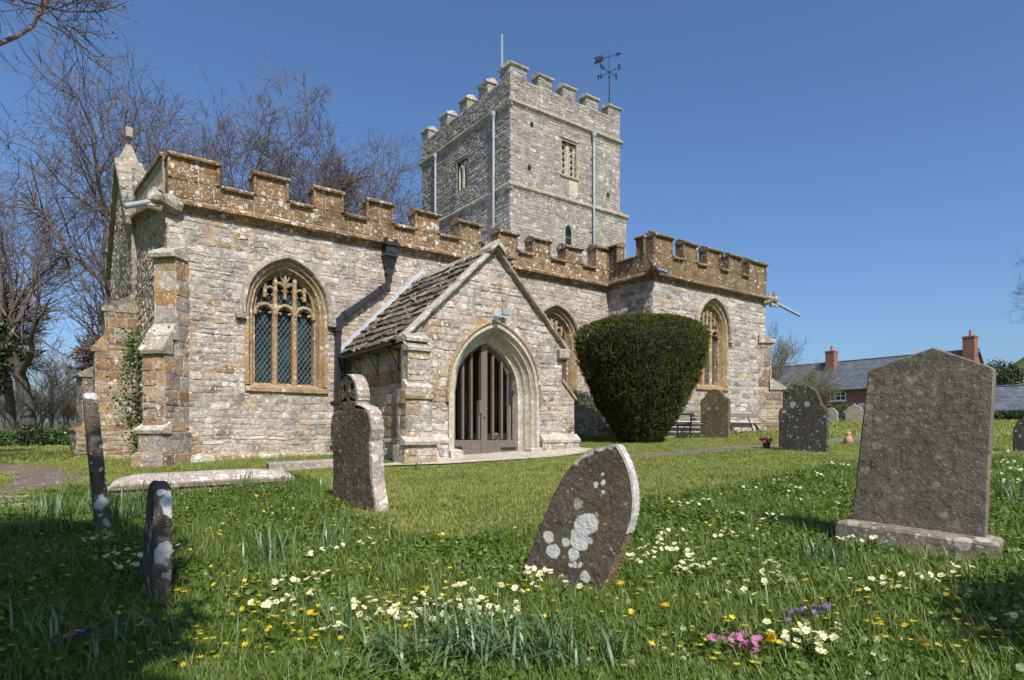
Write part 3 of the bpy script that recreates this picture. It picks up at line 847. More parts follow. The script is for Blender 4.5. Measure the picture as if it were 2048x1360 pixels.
b = MB(); b.tube([(12.78, 18.0, 11.9), (12.78, 18.0, 14.0)], [.05, .035], 8); b.build('flagpole', M['lead'], None, label='thin pale flagpole standing on the tower behind its corner battlement', cat='flagpole', org=(12.78, 18.0, 11.9))
# weather vane
VX, VY = 17.4, 17.36
vane = thing('weather_vane', 'black iron weather vane with arrow and compass letters on the tower corner', 'weather vane', (VX, VY, 12.45))
b = MB(); b.tube([(VX, VY, 12.4), (VX, VY, 13.3), (VX, VY, 14.85)], [.028, .022, .008], 6); b.tube([(VX, VY, 13.72), (VX, VY, 13.76), (VX, VY, 13.80)], [.02, .05, .02], 8); b.build('rod', M['iron'], vane)
Fv = Vector((math.sin(HEAD), math.cos(HEAD), 0)); Rv = Vector((math.cos(HEAD), -math.sin(HEAD), 0))
for ch, dv in (('W', (-Rv - Fv)), ('S', (Rv - Fv)), ('E', (Rv + Fv)), ('N', (-Rv + Fv))):
    dv = dv.normalized(); e = Vector((VX, VY, 13.95)) + dv * .36
    b = MB(); b.tube([(VX, VY, 13.95), tuple(e)], .014, 5); b.build('arm', M['iron'], vane)
    cu = bpy.data.curves.new('letter', 'FONT'); cu.body = ch; cu.size = .27; cu.extrude = .012; cu.offset = .006; cu.align_x = 'CENTER'; cu.align_y = 'CENTER'
    to = bpy.data.objects.new('tmp', cu); COL.objects.link(to)
    bpy.context.view_layer.update()
    me = bpy.data.meshes.new_from_object(to.evaluated_get(bpy.context.evaluated_depsgraph_get()))
    bpy.data.objects.remove(to)
    me.materials.clear(); me.materials.append(M['iron'])
    lo = bpy.data.objects.new('letter_' + ch.lower(), me); COL.objects.link(lo); lo.parent = vane
    q = e + dv * .10 - Vector((VX, VY, 12.45)); lo.location = q
    ang = math.atan2(dv.y, dv.x); ang = ang if dv.dot(Rv) > 0 else ang + math.pi
    lo.rotation_euler = (R(90), 0, ang)
ad = (Rv * .9 - Fv * .45).normalized(); ac = Vector((VX, VY, 14.55)); up = Vector((0, 0, 1))
b = MB(); b.tube([tuple(ac - ad * .5), tuple(ac + ad * .45)], .014, 5)
def flat(b, pts, th=.012):
    nn = ad.cross(up)
    b.loft([[tuple(p + nn * th) for p in pts], [tuple(p - nn * th) for p in pts]])
flat(b, [ac + ad * .50, ac + ad * .26 + up * .085, ac + ad * .32, ac + ad * .26 - up * .085])
for k in range(4):
    o = ac - ad * (.22 + k * .085)
    flat(b, [o, o - ad * .075 + up * .13, o - ad * .145 + up * .13, o - ad * .07])
    flat(b, [o, o - ad * .07, o - ad * .145 - up * .13, o - ad * .075 - up * .13])
b.build('arrow', M['iron'], vane)

# ---------------------------------------------------------------- buttresses
def ashlar(fr, z0, z1, s0, s1, part, pal, seed, ch=(.2, .3), sw=(.25, .5), dep=(.002, .012), z_slot=3, span=None):
    rubble(fr, z0, z1, span or (lambda z: (s0, s1)), [], part, z_slot, lambda r, s, z, ci: pick(r, pal), ch, sw, dep, seed, 0)
def buttress(name, c, d, stages, wd, palF, palR, palL, ledges, seed):
    """c: plan point on the wall, d: outward direction, stages: (z0, z1, projection)"""
    d = Vector((d[0], d[1])).normalized(); t = Vector((-d.y, d.x))       # t: to the left looking out along d... faces ±t
    b = MB()
    def P(p, q, z): v = Vector(c) + d * p + t * q; return (v.x, v.y, z)
    for (z0, z1, pr, wx) in stages:
        h = (wd + wx) / 2
        b.loft([[P(-.4, -h, z), P(pr, -h, z), P(pr, h, z), P(-.4, h, z)] for z in (z0, z1)])
    o = b.build(name, M['mortar'], church)
    for i, (z0, z1, pr, wx) in enumerate(stages):
        h = (wd + wx) / 2
        v = Vector(c) + d * pr
        ashlar(Frame(tuple(v), tuple(t), tuple(d)), z0, z1, -h, h, o, palF, seed + i * 7, sw=(.18, .34))
        for sg, pal in ((-1, palR), (1, palL)):
            v = Vector(c) + t * (h * sg)
            ashlar(Frame(tuple(v), tuple(d), tuple(t * sg)), z0, z1, -.35, pr, o, pal, seed + i * 7 + 3 * sg + 1)
    for (z0, p0, z1, p1, ex, m) in ledges:      # sloping weathering from (z0,p0) low/out to (z1,p1) high/in
        b = MB(); L = []
        n = max(2, int((p0 - p1) / .12) + 1)
        h = wd / 2 + ex
        for q in (-h, 0, h):
            L.append([P(p1 - .05, q, z1 + random.uniform(-.008, .008)), P(p0, q, z0 + .03 + random.uniform(-.008, .008)), P(p0 + .012, q, z0), P(p0 - .01, q, z0 - .055), P(p1 - .05, q, z0 - .05)])
        b.loft(L); b.build('weathering', m, o)
    return o
sq2 = 1 / math.sqrt(2)
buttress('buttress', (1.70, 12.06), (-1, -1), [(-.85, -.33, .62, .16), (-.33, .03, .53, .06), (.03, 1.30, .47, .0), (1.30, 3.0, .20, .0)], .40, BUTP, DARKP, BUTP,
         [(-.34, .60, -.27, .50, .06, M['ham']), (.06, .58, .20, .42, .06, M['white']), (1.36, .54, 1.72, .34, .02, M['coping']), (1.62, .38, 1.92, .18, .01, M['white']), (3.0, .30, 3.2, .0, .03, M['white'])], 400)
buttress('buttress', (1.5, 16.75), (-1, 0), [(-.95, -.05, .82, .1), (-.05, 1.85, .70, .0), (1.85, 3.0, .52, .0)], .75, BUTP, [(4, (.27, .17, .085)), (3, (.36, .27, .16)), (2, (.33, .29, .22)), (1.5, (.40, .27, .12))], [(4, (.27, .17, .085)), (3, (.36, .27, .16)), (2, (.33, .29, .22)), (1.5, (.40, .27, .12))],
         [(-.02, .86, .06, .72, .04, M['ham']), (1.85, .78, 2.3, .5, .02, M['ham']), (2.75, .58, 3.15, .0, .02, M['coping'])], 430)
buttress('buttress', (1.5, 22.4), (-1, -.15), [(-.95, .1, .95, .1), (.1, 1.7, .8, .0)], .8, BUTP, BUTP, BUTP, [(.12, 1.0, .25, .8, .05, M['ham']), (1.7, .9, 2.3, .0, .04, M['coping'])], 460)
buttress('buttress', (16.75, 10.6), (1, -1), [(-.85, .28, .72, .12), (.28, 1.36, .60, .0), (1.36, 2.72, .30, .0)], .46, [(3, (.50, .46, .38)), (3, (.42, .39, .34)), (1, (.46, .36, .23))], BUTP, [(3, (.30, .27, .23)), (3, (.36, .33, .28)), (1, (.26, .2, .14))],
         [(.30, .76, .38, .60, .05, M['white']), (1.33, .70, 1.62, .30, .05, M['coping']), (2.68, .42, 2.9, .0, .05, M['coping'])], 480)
# plinths
for k in range(8):
    a = 1.95 + k * .37
    b = MB(); b.box((a, 11.90, -.52), (a + .365, 12.02, -.36 - .01 * (k % 3)), .02, .012); b.build('plinth_stone', M['ham'] if k % 3 else M['white'], church)
b = MB(); b.box((1.9, 11.86, -.85), (4.9, 12.02, -.52), .01); b.build('plinth', M['pale'], church)
b = MB(); b.box((12.02, 10.40, -.5), (16.7, 10.5, .25)); b.loft([[(x, 10.40, .25), (x, 10.38, .27), (x, 10.38, .31), (x, 10.5, .38)] for x in (12.02, 16.6)]); b.build('plinth', M['white'], church)
# diagonal-corner quoins at the tower, as larger dressed stones
for fr, s0, s1 in ((FT, 12.42, 12.42), (FTW, 17.0, 17.0)):
    pass
# near-black blocks on the tower face, painted shade of putlog holes
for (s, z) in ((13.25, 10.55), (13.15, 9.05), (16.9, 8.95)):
    b = MB(); b.box((s, 16.945, z), (s + .11, 17.0, z + .12)); b.build('putlog_shade', M['dark'], church)

# ---------------------------------------------------------------- gable coping and cross
def slope_coping(y0, z0, y1, z1, x0, x1, n, th, parent, m):
    for k in range(n):
        a, c = k / n, (k + 1) / n - .012
        b = MB(); P = []
        for q in (a, c):
            y, z = y0 + (y1 - y0) * q, z0 + (z1 - z0) * q + (.03 if q == a else 0)
            P.append([(x0, y, z - .06), (x0, y, z + th * .6), ((x0 + x1) / 2, y, z + th), (x1, y, z + th * .6), (x1, y, z - .06)])
        b.loft(P); b.build('coping_slab', m, parent)
slope_coping(16.35, 4.72, GYC, GAP + .05, 1.36, 1.98, 7, .16, gab, M['coping'])
slope_coping(22.75, 4.72, GYC, GAP + .05, 1.36, 1.98, 7, .16, gab, M['coping'])
b = MB()
b.loft([[(1.4, GYC - .22, GAP), (1.9, GYC - .22, GAP), (1.9, GYC + .22, GAP), (1.4, GYC + .22, GAP)], [(1.55, GYC - .12, GAP + .34), (1.8, GYC - .12, GAP + .34), (1.8, GYC + .12, GAP + .34), (1.55, GYC + .12, GAP + .34)], [(1.62, GYC - .05, GAP + .55), (1.72, GYC - .05, GAP + .55), (1.72, GYC + .05, GAP + .55), (1.62, GYC + .05, GAP + .55)], [(1.62, GYC - .05, GAP + .72), (1.72, GYC - .05, GAP + .72), (1.72, GYC + .05, GAP + .72), (1.62, GYC + .05, GAP + .72)]])
b.loft([[(1.6, GYC - .2, GAP + .70), (1.75, GYC - .2, GAP + .70), (1.75, GYC + .1, GAP + .70), (1.6, GYC + .1, GAP + .70)], [(1.6, GYC - .17, GAP + .95), (1.75, GYC - .17, GAP + .95), (1.75, GYC + .06, GAP + .98), (1.6, GYC + .06, GAP + .98)]])
b.build('gable_cross', M['coping'], gab)

# ---------------------------------------------------------------- porch
DC, DW, DZ, DH, DB = 6.46, .97, .74, 1.24, -.62
PX0, PX1, PZ, PA = 4.79, 8.04, 1.70, 3.30
pspan = lambda z: (PX0, PX1) if z < PZ else (PX0 + (z - PZ) / (PA - PZ) * (6.415 - PX0), PX1 - (z - PZ) / (PA - PZ) * (PX1 - 6.415))
dhole = lambda off: [(DC + a, z) for a, z in arch_pts(DW + off, DZ, DH + off * 1.15, DB, 12)]
pout = [(PX0, GB), (PX1, GB), (PX1, PZ), (6.415, PA), (PX0, PZ)]
porch = core('porch_wall', FP, pout, [dhole(.0)], M['mortar'])
core('porch_inner_face', FP, pout, [dhole(-.27)], M['plaster'], -.42)
dh = lambda za, zb: ((lambda hh: (DC - hh, DC + hh) if hh > 0 else None)(max(arch_half(DW + .02, DZ, DH + .02, -9, za), arch_half(DW + .02, DZ, DH + .02, -9, (za + zb) / 2))))
rubble(FP, GB, PA - .06, pspan, [dh], porch, 0, lambda r, s, z, ci: pick(r, [(5, (.47, .42, .33)), (4, (.53, .48, .40)), (2, (.37, .33, .275)), (1.3, (.44, .34, .21)), (1.2, (.62, .58, .51)), (.4, (.39, .25, .11))]), (.065, .15), (.10, .3), seed=21)
b = MB(); L = []
for off, d in ((.015, -.03), (.015, .035), (-.05, .035), (-.06, .0), (-.09, -.045), (-.115, -.04), (-.13, -.10), (-.155, -.15), (-.18, -.14), (-.20, -.21), (-.235, -.25), (-.27, -.26), (-.285, -.42)):
    L.append([FP.p(DC + a, z, d) for a, z in arch_pts(DW + off, DZ, DH + off * 1.15, DB, 14)])
b.loft(L, False, False)
b.build('door_arch', M['pale'], porch)
b = MB(); L = []
for off, d in ((.012, .0), (.012, .05), (.03, .065), (.055, .06), (.07, .0)):
    L.append([FP.p(DC + a, z, d) for a, z in arch_pts(DW + off, DZ, DH + off * 1.15, DZ - .2, 14)])
b.loft(L, False, False); b.build('arch_label', M['ham'], porch)
# base stones of the jambs
for x0, x1 in ((5.46, 5.72), (7.2, 7.48)):
    b = MB(); b.box((x0, 9.2, -.7), (x1, 9.42, -.26), .03, .01); b.build('jamb_base', M['white'], porch)
# side walls
side = core('porch_side_wall', FPW, [(9.3, GB), (12, GB), (12, PZ), (9.3, PZ)], [], M['mortar'])
rubble(FPW, GB, PZ, lambda z: (9.32, 12.0), [], side, 3, lambda r, s, z, ci: pick(r, [(3, (.30, .20, .10)), (1, (.36, .26, .14))]) if ci % 4 == 1 else pick(r, [(3, (.47, .44, .39)), (3, (.41, .37, .31)), (1, (.36, .29, .2))]), (.14, .24), (.22, .5), (.002, .012), seed=31)
core('porch_far_wall', Frame((PX1, 0), (0, 1), (1, 0)), [(9.3, GB), (12, GB), (12, PZ), (9.3, PZ)], [], M['mortar'])
for x in (PX0 + .36, PX1 - .36):
    b = MB(); b.quad((x, 9.72, GB), (x, 12, GB), (x, 12, PZ + .3), (x, 9.72, PZ + .3)); b.build('porch_lining', M['plaster'], porch)
for x0, x1 in ((PX0 + .37, PX0 + .75), (PX1 - .75, PX1 - .37)):
    b = MB(); b.box((x0, 9.9, -.6), (x1, 11.9, .02), .02); b.build('porch_bench', M['pale'], porch)
b = MB(); b.quad((PX0, 9.3, -.44), (PX1, 9.3, -.44), (PX1, 12, -.44), (PX0, 12, -.44)); b.build('porch_floor', M['paving'], porch)
# rafters of the porch roof, seen dark through the arch
for k in range(5):
    y = 10.0 + k * .45
    b = MB()
    for sg in (-1, 1):
        b.tube([(6.415 + sg * 1.4, y, PZ + .15), (6.415, y, PA - .2)], .06, 4)
    b.build('rafter', M['oak'], porch)
# roof: boarding and individual stone slates
for sg in (-1, 1):
    b = MB(); ex = 6.415 + sg * 1.80; ez = PA - 1.80 * (PA - PZ) / 1.62
    b.loft([[(6.415, y, PA - .10), (ex, y, ez - .10), (ex, y, ez - .05), (6.415, y, PA - .05)] for y in (9.36, 11.99)])
    pr = b.build('porch_roof', M['oak'], church)
    nr = 11; rnd = random.Random(77 + sg)
    dx, dz = (6.415 - ex) / nr, (PA + .02 - ez) / nr
    ln = math.hypot(dx, dz); nx, nz = -dz / ln * (1 if dx > 0 else -1), abs(dx) / ln
    for r_ in range(nr):
        y = 9.42
        rw = .34 - .016 * r_
        while y < 11.96:
            wd = min(rnd.uniform(.7, 1.35) * rw, 11.97 - y)
            if 11.97 - (y + wd) < .1: wd = 11.97 - y
            a0, a1 = r_ - .14 + rnd.uniform(-.13, .13), r_ + 1.0
            th = rnd.uniform(.022, .055)
            def Q(q, lift, yy): return (ex + dx * q + nx * lift, yy, ez + dz * q + nz * lift)
            g = .006
            b = MB(); s_ = rnd.uniform(-.03, .03)
            lo = [Q(a0 + s_ / .2, .04, y + g), Q(a0 - s_ / .2, .04, y + wd - g), Q(a1, .0, y + wd - g), Q(a1, .0, y + g)]
            hi = [Q(a0 + s_ / .2, .04 + th, y + g), Q(a0 - s_ / .2, .04 + th, y + wd - g), Q(a1, th, y + wd - g), Q(a1, th, y + g)]
            b.col = pick(rnd, [(3, (.18, .16, .12)), (3, (.125, .11, .08)), (2, (.25, .225, .17)), (1, (.31, .29, .235))])
            b.loft([lo, hi]); b.build('stone_slate', M['slate'], pr)
            y += wd
    b = MB(); b.loft([[(6.415 + sg * .02, y, PA + .04), (6.415 + sg * .2, y, PA - .13), (6.415 + sg * .2, y, PA - .09), (6.415 + sg * .02, y, PA + .08)] for y in (9.36, 11.98)]); b.build('ridge_stone', M['coping'], pr)
    # lead flashing where the roof meets the wall
    b = MB(); b.loft([[(ex, y, ez + .09), (6.415, y, PA + .11), (6.415, y, PA + .22), (ex, y, ez + .2)] for y in (11.95, 12.0)]); b.build('flashing', M['leadroof'], pr)
# gable coping slabs
rnd = random.Random(5)
for sg in (-1, 1):
    x0, z0 = 6.415 + sg * 1.82, PA - 1.82 * (PA - PZ) / 1.62 + .02
    n = 5
    for k in range(n):
        a, c = k / n, (k + 1) / n - .006
        b = MB(); P = []
        for q in (a, (a + c) / 2, c):
            x, z = x0 + (6.415 - x0) * q, z0 + (PA + .02 - z0) * q + rnd.uniform(-.012, .012)
            j = rnd.uniform(-.015, .015)
            P.append([(x, 9.20 + j, z - .015), (x, 9.19 + j, z + .03), (x, 9.32, z + .07), (x, 9.52, z + .05), (x, 9.52, z - .03)])
        b.loft(P); b.build('coping_slab', M['white'] if sg < 0 else M['coping'], porch)
b = MB(); b.loft([[(6.415 - .16, y, PA - .08), (6.415, y, PA + .06), (6.415 + .16, y, PA - .08), (6.415 + .16, y, PA + .0), (6.415, y, PA + .16), (6.415 - .16, y, PA + .0)] for y in (9.13, 9.55)]); b.build('apex_stone', M['white'], porch)
for sg in (-1, 1):      # kneelers
    x0 = 6.415 + sg * 1.62
    b = MB(); b.box((min(x0 - .14, x0 + .14), 9.2, PZ - .26), (max(x0 - .14, x0 + .14), 9.5, PZ - .06), .03, .015); b.build('kneeler', M['coping'], porch)
# corner buttress of the porch
def pblock(x0, x1, y0, z0, z1, m, nm='buttress_stone', bev=.012, jit=.006, y1=9.32):
    b = MB(); b.box((x0, y0, z0), (x1, y1, z1), bev, jit); return b.build(nm, m, porch)
bcore = MB(); bcore.box((4.52, 8.96, GB), (4.98, 9.3, .72)); bcore.box((4.6, 9.06, .7), (5.0, 9.3, 1.45)); bc = bcore.build('porch_buttress', M['mortar'], church)
for fr, s0, s1, z0, z1 in ((Frame((0, 8.96), (1, 0), (0, -1)), 4.52, 4.98, -.1, .58), (Frame((0, 9.06), (1, 0), (0, -1)), 4.6, 5.0, .85, 1.36), (Frame((4.52, 0), (0, 1), (-1, 0)), 8.96, 9.3, -.1, .72), (Frame((4.98, 0), (0, 1), (1, 0)), 8.96, 9.3, -.1, .72), (Frame((0, 8.9), (1, 0), (0, -1)), 4.46, 5.04, GB, -.16)):
    ashlar(fr, z0, z1, s0, s1, bc, [(3, (.49, .45, .37)), (2, (.43, .32, .17)), (2, (.4, .36, .3))], int(s0 * 100 + z0 * 10) + 700, ch=(.12, .2), sw=(.16, .3))
pblock(4.46, 5.04, 8.9, GB, -.17, M['mortar'])
def slab(x0, x1, yo, yi, zl, zh, m):
    b = MB(); b.loft([[(x, yi, zl), (x, yo, zl), (x, yo - .01, zl + .05), (x, yi, zh)] for x in (x0, (x0 + x1) / 2, x1)]); b.build('weathering', m, bc)
slab(4.44, 5.06, 8.84, 9.0, -.17, -.03, M['white']); slab(4.5, 5.0, 8.92, 9.12, .56, .72, M['ham']); slab(4.54, 5.0, 8.98, 9.14, .70, .88, M['white']); slab(4.58, 5.02, 9.02, 9.2, 1.34, 1.5, M['white']); slab(4.6, 5.02, 9.1, 9.3, 1.5, 1.66, M['white'])
b = MB(); b.loft([[(8.03, y, GB), (8.36, y, GB), (8.36, y, .66), (8.03, y, 1.0)] for y in (9.31, 9.75)]); eb = b.build('porch_buttress', M['mortar'], church)
ashlar(Frame((0, 9.31), (1, 0), (0, -1)), -.2, .9, 8.03, 8.36, eb, [(3, (.45, .41, .34)), (2, (.36, .26, .15))], 801, ch=(.12, .2), sw=(.16, .3), span=lambda z: (8.03, 8.36 if z < .66 else 8.36 - (z - .66)))
b = MB(); b.loft([[(8.02, y, 1.03), (8.40, y, .66), (8.40, y, .71), (8.02, y, 1.09)] for y in (9.27, 9.77)]); b.build('weathering', M['coping'], eb)
for x0, x1 in ((5.04, 5.44), (7.48, 8.42)):
    b = MB(); b.loft([[(x, 9.3, -.16), (x, 9.19, -.16), (x, 9.18, -.11), (x, 9.3, .0)] for x in np.linspace(x0, x1, 4)]); b.build('plinth_ledge', M['white'], porch)
    fr = Frame((0, 9.215), (1, 0), (0, -1)); b = MB(); b.box((x0, 9.22, GB), (x1, 9.3, -.16)); o = b.build('plinth', M['mortar'], porch)
    ashlar(fr, -.72, -.16, x0, x1, o, [(3, (.50, .46, .38)), (2, (.45, .36, .23)), (2, (.42, .38, .32))], int(x0 * 100), ch=(.12, .2), sw=(.16, .34), z_slot=0)
# eaves gutter, brackets and its pipe on the left
b = MB(); gx, gzv = 4.57, 1.53
L = []
for y in (9.5, 11.9):
    L.append([(gx + math.cos(t) * .065, y, gzv + math.sin(t) * .065 - (y - 9.5) * .012) for t in np.linspace(math.pi, 2 * math.pi, 7)])
b.loft(L, False, False); b.loft([[(gx + math.cos(t) * .06, q[0][1], q[3][2] + .065 + math.sin(t) * .058) for t in np.linspace(math.pi, 2 * math.pi, 7)] for q in L], False, False)
gut = b.build('gutter', M['iron'], church)
for y in (9.75, 10.6, 11.4):
    b = MB(); b.tube([(4.78, y, 1.42), (4.55, y, 1.46)], .012, 4); b.tube([(4.78, y, 1.1), (4.6, y, 1.44)], .011, 4); b.tube([(4.775, y, 1.05), (4.775, y, 1.44)], .011, 4); b.build('gutter_bracket', M['iron'], gut)
b = MB(); b.tube([(4.57, 11.75, 1.46), (4.60, 11.8, 1.36), (4.64, 11.88, 1.30), (4.64, 11.9, 1.2), (4.64, 11.9, -.5)], .042, 8); pipe2 = b.build('downpipe', M['iron'], church, smooth=True)
b = MB(); b.tube([(4.64, 11.9, 1.13), (4.64, 11.9, 1.22)], .06, 8); b.build('pipe_collar', M['iron'], pipe2)
# square black downpipe with its hopper
def sq_pipe(pts, w_=.085, y0=11.86, y1=11.965):
    b = MB(); n = len(pts); L = []
    for i in range(n):
        a = Vector(pts[max(i - 1, 0)]); c = Vector(pts[min(i + 1, n - 1)]); t = (c - a).normalized(); nx, nz = -t.y, t.x
        if i == 0 or i == n - 1: k = 1
        else: k = 1.12
        L.append([(pts[i][0] + nx * o * k, y, pts[i][1] + nz * o * k) for o, y in ((-w_ / 2, y1), (-w_ / 2, y0), (w_ / 2, y0), (w_ / 2, y1))])
    b.loft(L); return b
dpipe = sq_pipe([(5.62, 3.35), (5.62, 3.12), (5.5, 3.0), (4.66, 2.34), (4.56, 2.24), (4.54, 2.08), (4.50, -.55)]).build('downpipe', M['iron'], church)
b = MB()
for (z0, z1, w0, w1, d0, d1) in ((3.28, 3.40, .07, .07, .12, .12), (3.40, 3.62, .075, .12, .13, .2), (3.62, 3.66, .14, .14, .23, .23), (3.66, 3.84, .125, .125, .21, .21), (3.84, 3.90, .16, .16, .25, .25)):
    b.loft([[(5.62 - ww, 11.99, z), (5.62 + ww, 11.99, z), (5.62 + ww, 11.99 - dd, z), (5.62 - ww, 11.99 - dd, z)] for z, ww, dd in ((z0, w0, d0), (z1, w1, d1))])
b.box((5.48, 11.76, 3.9), (5.53, 11.98, 3.98)); b.box((5.70, 11.76, 3.9), (5.75, 11.98, 3.98))
b.box((5.55, 11.765, 3.69), (5.69, 11.79, 3.81), .008)
b.build('rainwater_head', M['iron'], dpipe)
for (x, z) in ((4.53, 2.02), (4.525, .62), (4.515, -.25)):
    b = MB(); b.box((x - .065, 11.835, z - .035), (x + .065, 11.99, z + .035), .008); b.box((x - .11, 11.96, z - .02), (x + .11, 11.995, z + .02)); b.build('pipe_collar', M['iron'], dpipe)
for (x, z) in ((4.68, 2.36), (5.45, 2.96)):
    b = MB(); t = Vector((.786, .618)); L = []
    for e in (-.04, .04): L.append([(x + t.x * e - t.y * o, y, z + t.y * e + t.x * o) for o, y in ((-.06, 11.98), (-.06, 11.84), (.06, 11.84), (.06, 11.98))])
    b.loft(L); b.build('pipe_collar', M['iron'], dpipe)
# floodlight over the porch door
b = MB(); b.tube([(6.45, 9.28, 2.10), (6.45, 9.2, 2.16), (6.45, 9.14, 2.17)], .035, 8); b.tube([(6.45, 9.26, 2.0), (6.45, 9.27, 2.1)], .05, 8)
fl = b.build('floodlight', plain('lamp_housing', (.66, .64, .58), .5), None, label='small white security light fixed above the porch doorway', cat='light', org=(6.45, 9.28, 2.1))
b = MB(); b.box((6.5, 9.12, 2.12), (6.64, 9.18, 2.25), .01); b.build('sensor', M['lead'], fl)
b = MB(); b.tube([(6.42, 9.16, 2.17), (6.36, 9.08, 2.14)], [.05, .07], 10); b.build('lamp_head', bpy.data.materials['lamp_housing'], fl)

# ---------------------------------------------------------------- porch gate
gate = thing('porch_gate', 'weathered oak double gate with tall vertical bars in the porch doorway', 'gate', (DC, 9.66, -.43))
gtop = lambda x: DZ + math.sqrt(max(0, ((.70 ** 2 + .93 ** 2) / 1.4) ** 2 - (abs(x - DC) + (.70 ** 2 + .93 ** 2) / 1.4 - .70) ** 2))
def gbar(x, wd, z0, z1, nm, y0=9.62, y1=9.68, par=None, m=None):
    b = MB(); b.box((x - wd / 2, y0, z0), (x + wd / 2, y1, z1), .006, .002); return b.build(nm, m or M['oak'], par or gate)
lw1 = 6.36
for x in (5.98, 6.16): gbar(x, .038, -.1, gtop(x) - .03, 'bar')
gbar(6.32, .03, -.1, .6, 'bar'); gbar(6.42, .13, -.42, gtop(6.42) - .02, 'meeting_stile', 9.60, 9.69)
for x in (6.66, 6.86): gbar(x, .038, -.1, gtop(x) - .06, 'bar', 9.66, 9.72)
# bottom rails
b = MB(); b.box((5.78, 9.61, -.40), (6.355, 9.69, -.11), .01); b.build('bottom_rail', M['oak'], gate)
b = MB(); b.box((6.485, 9.62, -.40), (7.12, 9.70, -.12), .01); b.build('bottom_rail', M['oak'], gate)
# right stile following the arch
b = MB(); P = []
for k in range(13):
    x = 7.05 if k < 5 else 7.05 - (k - 4) * .07
    z = -.4 + k * (DZ + .35 + .4) / 4 if k < 5 else gtop(x) - .05
    P.append((x, z))
b.bar(P, FP, .09, -.42, -.36); stile = b.build('hanging_stile', M['oak'], gate)
b = MB(); P = []
for k in range(13):
    x = 5.82 if k < 5 else 5.82 + (k - 4) * .065
    z = -.4 + k * (DZ + .4) / 4 if k < 5 else gtop(x) - .04
    P.append((x, z))
b.bar(P, FP, .07, -.42, -.36); b.build('hanging_stile', M['oak'], gate)
b = MB(); b.box((7.02, 9.655, .55), (7.08, 9.665, 1.15)); b.box((7.02, 9.65, .78), (7.2, 9.66, .84)); b.box((6.8, 9.605, -.29), (7.14, 9.615, -.25)); b.box((5.8, 9.60, -.28), (5.95, 9.608, -.22)); b.build('strap_hinge', M['iron'], gate)
b = MB(); b.tube([(6.42, 9.59, .30), (6.42, 9.61, .30)], .02, 8); b.build('keyhole', M['iron'], gate)
b = MB(); b.box((6.31, 9.59, .38), (6.345, 9.61, .62), .005); b.build('latch', M['oak'], gate)

# ---------------------------------------------------------------- gargoyles and lead spouts
def gargoyle(p, d, ln, spout, m, seed, fall=.35):
    """a worn beast's head leaning out along d, with a lead pipe for a spout"""
    d = Vector((d[0], d[1], 0)).normalized(); t = Vector((-d.y, d.x, 0)); up = Vector((0, 0, 1)); p = Vector(p)
    b = MB(); rnd = random.Random(seed)
    prof = [(-.15, .17, .0), (0, .17, .0), (.12, .145, .02), (.22, .11, .05), (.30, .14, .07), (.40, .15, .06), (.48, .11, .03), (.53, .05, .0)]
    L = []
    for (a, r_, zz) in prof:
        lp = []
        for k in range(10):
            an = 2 * math.pi * k / 10
            rr = r_ * (1 + .22 * noise.noise((a * 9 + seed, math.cos(an) * 2, math.sin(an) * 2)))
            lp.append(tuple(p + d * a * ln + t * math.cos(an) * rr + up * (math.sin(an) * rr * .9 + zz)))
        L.append(lp)
    b.loft(L)
    for sg in (-1, 1):
        e = p + d * .33 * ln + t * sg * .11 + up * .15
        b.tube([tuple(e), tuple(e + t * sg * .04 + up * .12 - d * .03)], [.05, .015], 5)
    j = p + d * .40 * ln - up * .10
    b.tube([tuple(j - d * .12), tuple(j), tuple(j + d * .12 - up * .03)], [.07, .06, .035], 6)
    o = b.build('gargoyle', m, church)
    if spout:
        q = p + d * .42 * ln - up * .03
        b = MB(); e = q + d * spout - up * spout * fall
        n = 12; r0 = .045
        b.tube([tuple(q), tuple(e)], r0, n, False); b.tube([tuple(e), tuple(e - (e - q).normalized() * .15)], [r0 * .82, r0 * .82], n, True)
        b.build('spout', M['lead'], o, smooth=True)
gargoyle((1.66, 11.97, 3.86), (-1, -.37), .75, .42, M['coping'], 1, .5)
gargoyle((8.5, 11.95, 4.02), (.05, -1), .8, 0, M['parapet'], 2)
gargoyle((12.02, 10.5, 4.0), (-.6, -1), .9, .62, M['parapet2'], 3, .35)
gargoyle((16.88, 10.5, 3.9), (1, -.45), .8, .85, M['coping'], 4, .42)

# ---------------------------------------------------------------- wall stones: the largest in view singly, the rest joined
ALLST.sort(key=lambda q: -q[0])
SLOT = [M['rubble'], M['flint'], M['tower'], M['butt']]
rest = MB()
for i, (v_, pts, fs, col, slot, part) in enumerate(ALLST):
    if i < 300:
        b = MB(); b.col = col; b.add(pts, fs); b.build('stone', SLOT[slot], part)
    else:
        rest.col = col; rest.mi = slot; rest.add(pts, fs)
rest.build('wall_stones', SLOT, church, kind='stuff')
